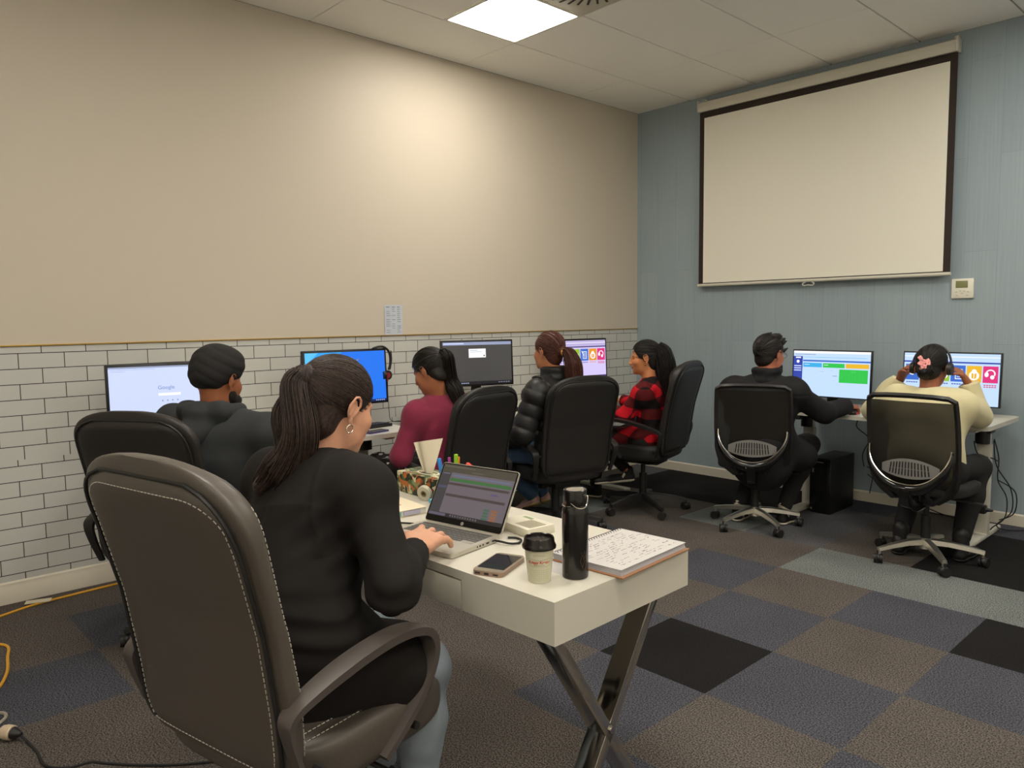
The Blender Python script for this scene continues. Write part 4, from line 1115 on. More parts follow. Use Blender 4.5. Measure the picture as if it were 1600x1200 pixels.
# ------------------------------------------------------------------ things on the desks along the walls
def keyboard(label, x, y, z, rz):
    t = thing('keyboard', label, 'keyboard', (x, y, z), rz, 'black desktop keyboards')
    b = MB(); b.prism([(-.067, 0), (.067, 0), (.067, .018), (-.067, .01)], .445, Matrix(((0, 0, 1, -.2225), (1, 0, 0, 0), (0, 1, 0, 0), (0, 0, 0, 1)))); b.build('case', m_blackp, t)
    k = MB()
    for r in range(5):
        for c in range(20): k.box((-.2 + c * .0208, -.048 + r * .0235, .0135 + .06 * (-.048 + r * .0235 + .067)), (.0175, .019, .006), bev=.0012, seg=1)
    k.build('keys', mat('key_black', (44, 43, 44), rough=.5), t)
keyboard('black keyboard lying below the blue-screen monitor', .47, -3.3, ZD, LROT + .12)
keyboard('black keyboard lying below the dark-page monitor', .5, -2.2, ZD, LROT + .1)
keyboard('black keyboard under the elbows of the woman in the cream jacket', 2.66, -.655, ZD, PI + .02)
keyboard('black keyboard in front of the dashboard monitor', 1.86, -.6, ZD, PI - .05)
def desk_phone(label, x, y, rz):
    t = thing('smartphone', label, 'phone', (x, y, ZD), rz)
    b = MB(); b.prism(rrect(.075, .15, .01, 5), .009); b.build('case', mat('phone_violet', (70, 62, 120), rough=.35), t)
    b = MB(); b.prism(rrect(.07, .145, .008, 5), .0008, Matrix.Translation((0, 0, .009))); b.build('display', mat('phone_black'), t)
desk_phone('dark phone with a violet case lying at the desk edge below the blue monitor', .655, -3.285, .15)
t = thing('computer_mouse', "black computer mouse with a red side by the dark-jacketed man's hand", 'mouse', (2.3, -.72, ZD), .3)
b = MB(); b.sph((0, 0, .012), .05, 18, (.62, 1, .42)); b.build('shell', m_blackp, t)
b = MB(); b.box((.024, -.0, .01), (.014, .06, .014), bev=.004); b.build('red_side', mat('mouse_red', (214, 44, 60), rough=.4), t)

# headset on the corner of the blue monitor
t = thing('headset', 'black and red headset hanging on the corner of the blue-screen monitor', 'headset', (.30, -2.97, 1.12))
b = MB(); b.tube(spline([(0, -.085, .079), (0, -.05, .087), (0, -.012, .085), (.0, .022, .06), (0, .036, .02), (0, .034, -.03), (.0, .022, -.062)], 6), .0075, 10, up=(1, 0, 0)); b.build('headband', m_blackp, t)
b = MB(); b.tube(spline([(0, -.085, .079), (-.04, -.088, .06), (-.062, -.088, .02)], 5), .007, 8); b.build('rear_arm', m_blackp, t)
for n_, c_ in (('ear_cup', (.0, .008, -.095)),):
    b = MB(); b.cyl((-.012, c_[1], c_[2]), (.016, c_[1], c_[2]), .032, .03, n=24); b.cyl((.0, c_[1] - .034, c_[2]), (.0, c_[1] - .014, c_[2]), .026, n=20); cu = b.build(n_, m_blackp, t)
    b = MB(); b.cyl((.0162, c_[1] - .002, c_[2]), (.019, c_[1] - .002, c_[2]), .017, n=20); b.tube([(.014, c_[1] - .006, c_[2]), (.012, c_[1] - .004, c_[2] - .04)], .005, 8); b.build('red_ring', mat('headset_red', (150, 36, 48), rough=.4), cu)
b = MB(); b.tube(spline([(.004, .04, .06), (.004, .044, .0), (.006, .03, -.06)], 6), .0035, 8); b.build('microphone_boom', m_blackp, t)
b = MB(); b.tube(spline([(.012, .004, -.13), (.01, .006, -.22), (.012, .01, -.32), (.03, .012, -.383), (.1, .05, -.387), (.14, .16, -.387)], 6), .0022, 6); b.build('cord', m_cable, t)

# computer tower
t = thing('computer_tower', 'black desktop computer tower standing on the floor under the white desk by the blue wall', 'computer', (2.03, -.39, 0))
b = MB(); b.box((0, .0, .195), (.15, .37, .385), bev=.004); body = b.build('case', mat('tower_black', (24, 23, 23), rough=.4), t)
b = MB(); b.box((0, -.188, .195), (.145, .012, .376), bev=.004); b.build('front_panel', mat('tower_front', (20, 20, 20), rough=.25), t)
b = MB(); b.box((-.02, -.1945, .36), (.085, .003, .006)); b.build('silver_strip', mat('brushed_steel'), t)
b = MB(); b.box((-.048, -.1945, .3), (.01, .003, .03)); b.build('power_button', mat('brushed_steel'), t)
b = MB(); b.cyl((-.058, -.1945, .03), (-.058, -.1965, .03), .008, n=12); b.build('badge', mat('brushed_steel'), t)

# cables by the walls
g = 'black cables hanging under the desk by the blue wall'
def cabset(label, paths, r=.0035):
    t = thing('cable_bundle', label, 'cables', paths[0][0], 0, g); o = V(paths[0][0])
    for p in paths:
        mb = MB(); mb.tube(spline([V(q) - o for q in p], 6), r, 7); mb.build('cable', m_cable, t)
cabset('thin black cables dropping from the desk to the computer tower', [[(2.2, -.3, .7), (2.16, -.32, .6), (2.25, -.33, .52), (2.2, -.3, .4), (2.18, -.22, .3)], [(2.27, -.26, .7), (2.24, -.28, .55), (2.3, -.3, .42), (2.28, -.24, .35), (2.21, -.18, .3)], [(2.23, -.2, .7), (2.25, -.2, .5), (2.24, -.19, .3), (2.2, -.16, .1)]])
cabset('black cables trailing from the tower along the skirting board', [[(2.19, -.2, .3), (2.3, -.15, .22), (2.45, -.12, .1), (2.62, -.1, .03), (2.75, -.12, .012)], [(2.19, -.18, .24), (2.33, -.12, .12), (2.5, -.1, .03), (2.7, -.08, .012)]])
cabset('tangle of black cables hanging down the right leg of the desk by the blue wall', [[(3.04, -.47, .62), (3.06, -.44, .5), (3.05, -.4, .36), (3.09, -.36, .25), (3.08, -.34, .12), (3.02, -.36, .05), (3.0, -.34, .012)],
    [(3.02, -.4, .6), (3.03, -.36, .44), (3.1, -.32, .3), (3.1, -.28, .15), (3.03, -.3, .06), (3.05, -.2, .01), (3.15, -.12, .01)], [(2.94, -.5, .6), (2.96, -.48, .52), (3.03, -.46, .5), (3.05, -.42, .48)], [(3.05, -.4, .36), (3.12, -.3, .28), (3.11, -.26, .14), (3.04, -.3, .09)]])
t = thing('power_adapter', 'black power adapter fixed low on the right desk leg by the blue wall', 'adapter', (2.97, -.55, .2))
b = MB(); b.box((0, 0, 0), (.13, .05, .05), bev=.008); b.build('brick', m_blackp, t)
b = MB(); b.cyl((.065, 0, 0), (.1, .0, .0), .014, .006, n=12); b.build('strain_relief', m_blackp, t)
t = thing('desk_controller', 'small black height controller under the front edge of the desk by the blue wall', 'controller', (1.935, -.79, .69))
b = MB(); b.box((0, 0, 0), (.1, .04, .03), bev=.005); b.build('box', m_blackp, t)
b = MB(); b.box((0, -.0205, .003), (.05, .002, .012)); b.build('buttons', mat('lcd_dark', (60, 62, 64), rough=.3), t)

# yellow extension lead on the floor
m_yel = mat('cord_yellow', (214, 158, 44), rough=.45)
t = thing('extension_cord', 'yellow extension cord snaking along the left skirting board', 'cord', (.1, -4.62, 0))
o = V((.1, -4.62, 0))
pts = [(.13, -3.9, .006), (.09, -4.3, .006), (.099, -4.619, .006), (.126, -4.906, .006), (.185, -5.074, .006), (.24, -5.25, .006), (.14, -5.36, .006), (.08, -5.22, .012), (.12, -5.09, .016), (.2, -5.13, .014), (.3, -5.3, .006), (.45, -5.35, .006), (.52, -5.18, .006), (.6, -5.115, .006), (.737, -5.135, .006), (.9, -5.165, .006), (1.05, -5.23, .006), (1.15, -5.36, .006)]
b = MB(); b.tube(spline([V(p) - o for p in pts], 8), .0062, 8); b.build('yellow_lead', m_yel, t)
b = MB(); b.tube(spline([V(p) - o for p in [(1.15, -5.36, .006), (1.17, -5.42, .006), (1.2, -5.36, .006), (1.24, -5.245, .006), (1.3, -5.235, .006), (1.37, -5.3, .008), (1.4, -5.29, .016), (1.432, -5.272, .022)]], 6), .006, 8); b.build('socket_lead', mat('lead_grey', (150, 144, 128), rough=.5), t)
R = Matrix.Rotation(.6, 3, 'Z') @ Matrix.Rotation(PI / 2, 3, 'Y')
b = MB(); b.lathe([(.009, -.045), (.012, -.03), (.021, -.022), (.024, -.01), (.024, .012), (.021, .016)], 24, V((1.462, -5.25, .026)) - o, R); b.build('socket', mat('socket_white', (196, 176, 148), rough=.4, alpha=1), t)
b = MB(); b.box(V((.104, -4.902, .012)) - o, (.05, .11, .0012), rotz(-.35)); b.build('paper_tag', mat('tag_white', (214, 204, 178), rough=.6), t)
t = thing('power_cable', 'black power cable plugged into the yellow cord\'s socket on the carpet', 'cable', (1.48, -5.235, 0)); o = V((1.48, -5.235, 0))
b = MB(); b.lathe([(.02, .018), (.019, .022), (.012, .036), (.006, .05)], 20, V((1.462, -5.25, .026)) - o, R); b.build('plug', m_blackp, t)
b = MB(); b.tube(spline([V(p) - o for p in [(1.5, -5.224, .022), (1.54, -5.21, .007), (1.62, -5.2, .0045), (1.72, -5.2, .0045), (1.784, -5.15, .0045), (1.8, -5.09, .0045), (1.849, -5.052, .0045), (1.94, -4.97, .0045), (2.031, -4.864, .0045), (2.12, -4.7, .0045), (2.14, -4.45, .0045)]], 7), .004, 8); b.build('lead', m_cable, t)
# ------------------------------------------------------------------ people
A3 = lambda p: np.array(p, float)
def unit(v): v = A3(v); return v / np.linalg.norm(v)
def frame(f, roll=0.0):
    """columns right, forward, up for a head looking along f"""
    f = unit(f); r = unit(np.cross(f, (0, 0, 1))); u = np.cross(r, f)
    if roll: r, u = r * math.cos(roll) + u * math.sin(roll), u * math.cos(roll) - r * math.sin(roll)
    return np.stack([r, f, u], 1)
def add_head(S, c, R, s=1.0, ears=True, jaw=1.0):
    c = A3(c)
    P = lambda x, y, z: c + R @ (A3((x, y, z)) * s)
    E_ = lambda p, r, k=.02, op='+', Rm=None: S.ell(P(*p), A3(r) * s, R if Rm is None else R @ Rm, k * s, op)
    E_((0, -.014, .034), (.0755, .097, .088), .03)
    E_((0, .028, -.03), (.063, .066, .082), .03)
    E_((0, .04, -.072), (.049 * jaw, .046, .038), .03)
    E_((0, .078, -.098), (.02, .016, .015), .02)
    for x in (-1, 1):
        E_((x * .038, .058, -.026), (.026, .025, .024), .02)
        E_((x * .031, .087, .0), (.02, .0165, .0135), .012, '-')
        E_((x * .031, .0625, -.001), (.016, .0128, .0115), .004)
        E_((x * .032, .070, .018), (.02, .0085, .006), .012)
        E_((x * .0105, .098, -.036), (.008, .011, .007), .006)
        if ears:
            t = np.array(Matrix.Rotation(x * .12, 3, 'Z') @ Matrix.Rotation(-.16, 3, 'X'))
            Q = lambda n_, y, z: P(*(A3((x * .0765, -.010, -.006)) + t @ A3((x * n_, y, z))))
            S.ell(Q(.004, -.004, .0), A3((.0045, .016, .028)) * s, R @ t, .004 * s)
            rim = [(.006, .012, .002), (.0085, .0135, .016), (.011, .008, .028), (.0135, -.004, .0335), (.015, -.016, .028), (.015, -.022, .013), (.013, -.0205, -.004), (.0105, -.013, -.019), (.008, -.003, -.029)]
            for u, v in zip(rim[:-1], rim[1:]): S.cone(Q(*u), Q(*v), .0036 * s, .0036 * s, .002 * s)
            S.cone(Q(.010, -.010, .012), Q(.009, -.008, -.012), .0032 * s, .003 * s, .003 * s)
            S.cone(Q(.006, .011, .0), Q(.007, .0075, -.01), .0042 * s, .0036 * s, .003 * s)
            S.ell(Q(.0065, -.0005, -.03), A3((.0045, .008, .009)) * s, R @ t, .004 * s)
    S.cone(P(0, .091, .012), P(0, .105, -.028), .009 * s, .0115 * s, .014 * s)
    E_((0, .1075, -.033), (.0105, .0085, .0085), .008)
    E_((0, .094, -.056), (.023, .011, .0065), .006); E_((0, .0925, -.067), (.020, .011, .0068), .006)
    S.bx(P(0, .104, -.0612), A3((.02, .008, .0008)) * s, R, .0006, .003, '-')
    return P
def add_hand(S, w, d, n, side, s=1.0, curl=(.5, .6, .4), spread=.1, thumb=(.55, .7, .25), lift=(0, 0, 0, 0)):
    """w wrist, d finger direction, n direction the palm faces, side=+1 when the thumb lies along d x n."""
    w = A3(w); d = unit(d); n = unit(A3(n) - d * np.dot(n, d)); t = np.cross(d, n) * side
    R = np.stack([t, d, n], 1)
    S.bx(w + d * .05 * s, A3((.029, .034, .0045)) * s, R, .0085 * s, .016 * s)
    S.cone(w - d * .03 * s, w + d * .03 * s, .0235 * s, .024 * s, .02 * s, (n, .72))
    tips = []
    for i, (off, L) in enumerate(((.029, .07), (.0095, .079), (-.010, .073), (-.029, .057))):
        p = w + d * (.09 - .006 * (i == 3) - .002 * (i == 0)) * s + t * off * s
        dd = unit(d + t * spread * (1.5 - i) * .5); nn = unit(n - dd * np.dot(n, dd)); a = lift[i]
        for q, (fr, cu) in enumerate(zip((.44, .31, .25), curl)):
            a += cu; v = dd * math.cos(a) + nn * math.sin(a); e = p + v * L * fr * s
            S.cone(p, e, (.0092 - .0008 * q) * s, (.0088 - .0008 * q) * s, .006 * s if q == 0 else .003 * s)
            p = e
        tips.append(p)
    p = w + d * .026 * s + t * .028 * s; v = unit(d * thumb[0] + t * thumb[1] + n * thumb[2])
    e = p + v * .045 * s; S.cone(p, e, .0135 * s, .0105 * s, .014 * s)
    v2 = unit(v + d * .45 - t * .25); S.cone(e, e + v2 * .03 * s, .0102 * s, .0085 * s, .004 * s)
    return tips
def folds(amp, sc=1.0, seed=0):
    r = np.random.RandomState(seed); K = r.normal(size=(7, 3)) * 22 * sc; ph = r.uniform(0, 6.3, 7)
    def f(P):
        q = P + .02 * np.sin(P[:, [1, 2, 0]] * 13 * sc + 1)
        v = np.zeros(len(P))
        for k, p in zip(K, ph): v += np.sin(q @ k + p)
        return amp * v / 3
    return f
def skin_mat(name, c):
    m = mat(name, c, rough=.48, spec=.4, noise=(60, .06), bump=(500, .08, .0006))
    m.node_tree.nodes['Principled BSDF'].inputs['Subsurface Weight'].default_value = .08
    m.node_tree.nodes['Principled BSDF'].inputs['Subsurface Radius'].default_value = (.01, .004, .002)
    return m
m_lip = mat('lips', (150, 80, 70), rough=.4)
# strands: four-sided tubes merged with a solid base
def strands(paths, rads, n=4):
    Vs, Qs, o = [], [], 0
    for P, r in zip(paths, rads):
        P = np.asarray(P); k = len(P)
        T = np.gradient(P, axis=0); T /= np.linalg.norm(T, axis=1)[:, None] + 1e-9
        u = np.cross(T, (.31, .52, .8)); u /= np.linalg.norm(u, axis=1)[:, None] + 1e-9; w = np.cross(T, u)
        rr = r * np.minimum(1, np.minimum(np.arange(k) + .6, (k - np.arange(k)) * .7) / 1.5)
        ring = np.stack([P + (u * math.cos(a) + w * math.sin(a)) * rr[:, None] for a in np.arange(n) * 2 * PI / n], 1)
        Vs.append(ring.reshape(-1, 3))
        i = np.arange(k - 1)[:, None] * n; j = np.arange(n)[None, :]; j2 = (j + 1) % n
        Qs.append(np.stack([i + j, i + j2, i + n + j2, i + n + j], -1).reshape(-1, 4) + o); o += k * n
    return np.concatenate(Vs), np.concatenate(Qs)
def hair_mat(name, c, c2):
    m = mat(name, c, rough=.5, spec=.4)
    nt = m.node_tree; b = nt.nodes['Principled BSDF']; tc = N(m, 'ShaderNodeTexCoord')
    n = N(m, 'ShaderNodeTexNoise'); n.inputs['Scale'].default_value = 120; nt.links.new(tc.outputs['Object'], n.inputs['Vector'])
    r = N(m, 'ShaderNodeValToRGB'); r.color_ramp.elements[0].position = .3; r.color_ramp.elements[1].position = .75
    r.color_ramp.elements[0].color = lin(c); r.color_ramp.elements[1].color = lin(c2)
    nt.links.new(n.outputs['Fac'], r.inputs['Fac']); nt.links.new(r.outputs['Color'], b.inputs['Base Color'])
    return m
def make_hair(body, inv, c, R, m, tie, tail=None, tailr=None, s=1.0, nst=250, ntail=120, rad=.0016, seed=1, h=.005, line=(.085, .07, .72, -.69), bulk=1.0, low=.05, strand_scalp=True, flow=None, loose=0, name='hair', wave=.004):
    """tie: point (head frame) where combed hair is gathered; tail: world points of the hanging hair."""
    rnd = np.random.RandomState(seed); c = A3(c)
    W = lambda p: c + R @ (A3(p) * s)
    S = Sdf()
    n0 = unit((0, line[2], line[3])); p0 = A3((0, line[0], line[1]))
    cl = [(W(p0), R @ n0)]
    ec, er = A3((0, -.015, .036)), A3((.0815, .1035, .094)) * (1 + .0 * bulk)
    er = er + .004 * (bulk - 1)
    S.ell(W(ec), er * s, R, .012, clip=cl)
    S.ell(W((0, -.048, -.035)), A3((.062, .047, low + .01)) * s, R, .02, clip=cl)
    if tie is not None: S.ell(W(tie), A3((.02, .02, .02)) * s, R, .03)
    if tail is not None:
        T = [A3(p) for p in tail]
        for i in range(len(T) - 1): S.cone(T[i], T[i + 1], tailr[i] * .8, tailr[i + 1] * .8, .012)
    F, lo, ax = S.field(h); Vb, Qb = surface_net(F, lo, h); Vb = relax(Vb, Qb)
    paths, rads = [], []
    if strand_scalp:
        tdir = (A3(tie) - ec) / er if tie is not None else A3((0, -.9, -.3)); tdir = tdir / np.linalg.norm(tdir)
        for i in range(nst):
            while True:
                d = rnd.normal(size=3); d /= np.linalg.norm(d); p = ec + d * er
                if np.dot(p - p0, n0) < -.001 and p[2] > -.075: break
            if i % 2 == 0:       # start at the hairline
                q = p - p0; p = p - n0 * np.dot(q, n0) * .93; d = (p - ec) / er; d /= np.linalg.norm(d)
            om = math.acos(np.clip(d @ tdir, -1, 1)); K = 12; pts = []
            L = rnd.uniform(.5, 1) if i % 2 else 1.0
            off = rnd.uniform(.0, .003); ph = rnd.uniform(0, 6)
            for k in range(K):
                t = L * k / (K - 1)
                dd = (d * math.sin((1 - t) * om) + tdir * math.sin(t * om)) / max(1e-4, math.sin(om)) if om > .02 else d
                pp = ec + dd * er * (1 + .012 + off * 6 * math.sin(PI * min(1, t + .1))) 
                if tie is not None and t > .75: pp = pp + (A3(tie) * 1.02 - pp) * ((t - .75) / .25) ** 2 * .6
                pts.append(W(pp))
            paths.append(np.array(pts)); rads.append(rad)
    if tail is not None:
        sp = np.array([tuple(v) for v in spline([tuple(t) for t in T], 6)]); K = len(sp)
        rs = np.interp(np.linspace(0, 1, K), np.linspace(0, 1, len(tailr)), tailr)
        tt = np.gradient(sp, axis=0); tt /= np.linalg.norm(tt, axis=1)[:, None]
        u = np.cross(tt, (.2, .9, .1)); u /= np.linalg.norm(u, axis=1)[:, None]; w = np.cross(tt, u)
        for i in range(ntail):
            a = rnd.uniform(0, 2 * PI); rho = math.sqrt(rnd.uniform(.35, 1.15)); ph = rnd.uniform(0, 6); kk = int(K * rnd.uniform(.72, 1.0))
            wob = wave * np.sin(np.linspace(0, 9, K) + ph)[:, None]
            P_ = sp + (u * math.cos(a) + w * math.sin(a)) * (rs * rho)[:, None] + wob * u
            paths.append(P_[:max(4, kk)]); rads.append(rad * 1.15)
    if loose:
        for i in range(loose):
            d = rnd.normal(size=3); d /= np.linalg.norm(d); p = ec + d * er
            if np.dot(p - p0, n0) > 0: p = p - n0 * np.dot(p - p0, n0)
            a = W(p); pts = [a + R @ (A3((d[0] * .012, d[1] * .012 - .015, d[2] * .012)) * k / 4) * 2 + R @ A3((0, 0, -.004)) * (k / 4) ** 2 for k in range(6)]
            paths.append(np.array(pts)); rads.append(rad * .45)
    if paths:
        Vs, Qs = strands(paths, rads); Vall = np.concatenate([Vb, Vs]); Q = np.concatenate([Qb, Qs + len(Vb)])
    else: Vall, Q = Vb, Qb
    Vall = Vall @ inv[:3, :3].T + inv[:3, 3]
    return np_mesh(name, Vall, Q, m, body)
def torso(S, J, f, inf=0.0, wide=1.0, k=.05):
    f = unit((f[0], f[1], 0)); ff = (f, .68)
    S.cone(J['pelvis'], J['waist'], .155 * wide + inf, .138 * wide + inf, k, ff)
    S.cone(J['waist'], J['chest'], .138 * wide + inf, .158 * wide + inf, k, ff)
    S.cone(J['chest'], A3(J['neck']) - A3((0, 0, .035)), .155 * wide + inf, .056 + inf, k, ff)
    S.cone(J['shL'], J['shR'], .058 + inf, .058 + inf, k)
    for q in ('shL', 'shR'): S.cone(J[q], A3(J['chest']) * .5 + A3(J[q]) * .5, .06 + inf, .1 + inf, k, ff)
def arms(S, J, inf=0.0, k=.03, cuff=None, sc=1.0, which='LR'):
    for q in which:
        s_, e, w = A3(J['sh' + q]), A3(J['el' + q]), A3(J['wr' + q])
        cl = [(w, unit(w - e))] if cuff else None
        S.cone(s_, e, .05 * sc + inf, .041 * sc + inf, k)
        S.cone(e, w, .041 * sc + inf, .029 * sc + inf, k, None, cl)
def legs(S, J, inf=0.0, k=.04, sc=1.0, hem=False):
    for q in 'LR':
        h, kn, an = A3(J['hip' + q]), A3(J['kn' + q]), A3(J['an' + q])
        cl = [(an, unit(an - kn))] if hem else None
        S.cone(h, kn, .082 * sc + inf, .058 * sc + inf, k)
        S.cone(kn, kn * .6 + an * .4, .056 * sc + inf, .053 * sc + inf, k); S.cone(kn * .6 + an * .4, an, .053 * sc + inf, .036 * sc + inf, k, None, cl)
def shoe(body, inv, heel, toe, up, m, ms, name='shoe', w=1.0):
    heel, toe = A3(heel), A3(toe); d = unit(toe - heel); up = unit(A3(up) - d * np.dot(up, d)); t = np.cross(d, up); L = np.linalg.norm(toe - heel)
    R = np.stack([t, d, up], 1); S = Sdf()
    S.cone(heel + up * .035 + d * .03, heel + d * L * .55 + up * .032, .034 * w, .034 * w, .02, (up, .9)); S.cone(heel + d * L * .5 + up * .03, toe - d * .03 + up * .024, .035 * w, .03 * w, .02, (up, .7))
    S.cone(heel + d * .035 + up * .05, heel + d * .03 + up * .085, .034 * w, .031 * w, .02)
    S.bx(heel + d * L * .5 - up * .02, (.05, L, .025), R, .001, .004, '-')
    o = S.mesh(name, .005, m, body, inv=inv)
    S = Sdf(); S.cone(heel + d * .034 + up * .012, heel + d * L * .5 + up * .012, .037 * w, .036 * w, .01, (up, .33)); S.cone(heel + d * L * .5 + up * .012, toe - d * .033 + up * .012, .037 * w, .034 * w, .01, (up, .33))
    S.mesh('sole', .004, ms, o, inv=None if False else inv)
    return o
def collar_ring(S, c, f, up, rx, ry, r, h=.0, k=.012, a0=.5, a1=2 * PI - .5, n=14, lean=.0):
    """standing or folded collar; a=0 is the front"""
    f = unit(f); up = unit(up); rt = np.cross(f, up); P0 = None
    for i in range(n + 1):
        a = a0 + (a1 - a0) * i / n
        p = A3(c) + f * math.cos(a) * ry + rt * math.sin(a) * rx - up * .5 * h * 0 + up * (-lean * (1 + math.cos(a)))
        if P0 is not None:
            S.cone(P0, p, r, r, k)
            if h: S.cone(P0 + up * h, p + up * h, r * .8, r * .8, k); S.cone((P0 + p) / 2, (P0 + p) / 2 + up * h, r * 1.1, r * .85, k)
        P0 = p
def start(label, loc, J, f, skin, head, headf, hands=(), feet=False, h=.006, roll=0.0, hs=1.0, jaw=1.0, wide=.9, armsc=.92, neck_r=.052, brows=False):
    """the bare figure as one continuous surface; clothing is laid over it"""
    inv = np.eye(4); inv[:3, 3] = -A3(loc)
    S = Sdf(); torso(S, J, f, -.014, wide); arms(S, J, -.008, sc=armsc); legs(S, J, -.012)
    R = frame(headf, roll); Pt = add_head(S, head, R, hs, jaw=jaw)
    S.cone(A3(J['neck']) - A3((0, 0, .03)), Pt(0, -.02, -.05), neck_r, neck_r - .004, .03)
    for hd in hands: add_hand(S, *hd)
    if feet:
        for q in 'LR':
            if 'to' + q in J: S.cone(J['an' + q], A3(J['to' + q]), .034, .024, .02)
    hc, Ri = A3(head), R.T
    def mf(P):
        q = (P - hc) @ R / hs
        lip = (np.abs(q[:, 0]) < .024) & (np.abs(q[:, 2] + .0615) < .0115 - .012 * (np.abs(q[:, 0]) / .024) ** 2 * .6) & (q[:, 1] > .088)
        brow = (np.abs(np.abs(q[:, 0]) - .033) < .016) & (np.abs(q[:, 2] - .0225 + .12 * (np.abs(q[:, 0]) - .033) * np.sign(np.abs(q[:, 0]) - .033)) < .0024) & (q[:, 1] > .06)
        lash = (np.abs(np.abs(q[:, 0]) - .031) < .011) & (np.abs(q[:, 2] + .005) < .0016) & (q[:, 1] > .06)
        return np.where((brow | lash) & brows, 2, np.where(lip, 1, 0))
    body = S.mesh('person', h, [skin, m_lip, mat('brow', (34, 26, 22), rough=.7)], None, inv=inv, matfn=mf)
    body.location = loc
    tag(body, label, 'person')
    return body, inv, R, Pt
def shift(J, d): return {k: tuple(A3(v) + A3(d)) for k, v in J.items()}
def small(name, mb, m, body, loc):
    o = mb.build(name, m, body); o.location = -V(loc); return o

m_blazer = mat('black_blazer', (30, 27, 25), rough=.85, spec=.2, noise=(40, .1), bump=(700, .2, .0008))
m_jeans = mat('pale_jeans', (138, 148, 156), rough=.85, noise=(18, .18), bump=(600, .25, .001))
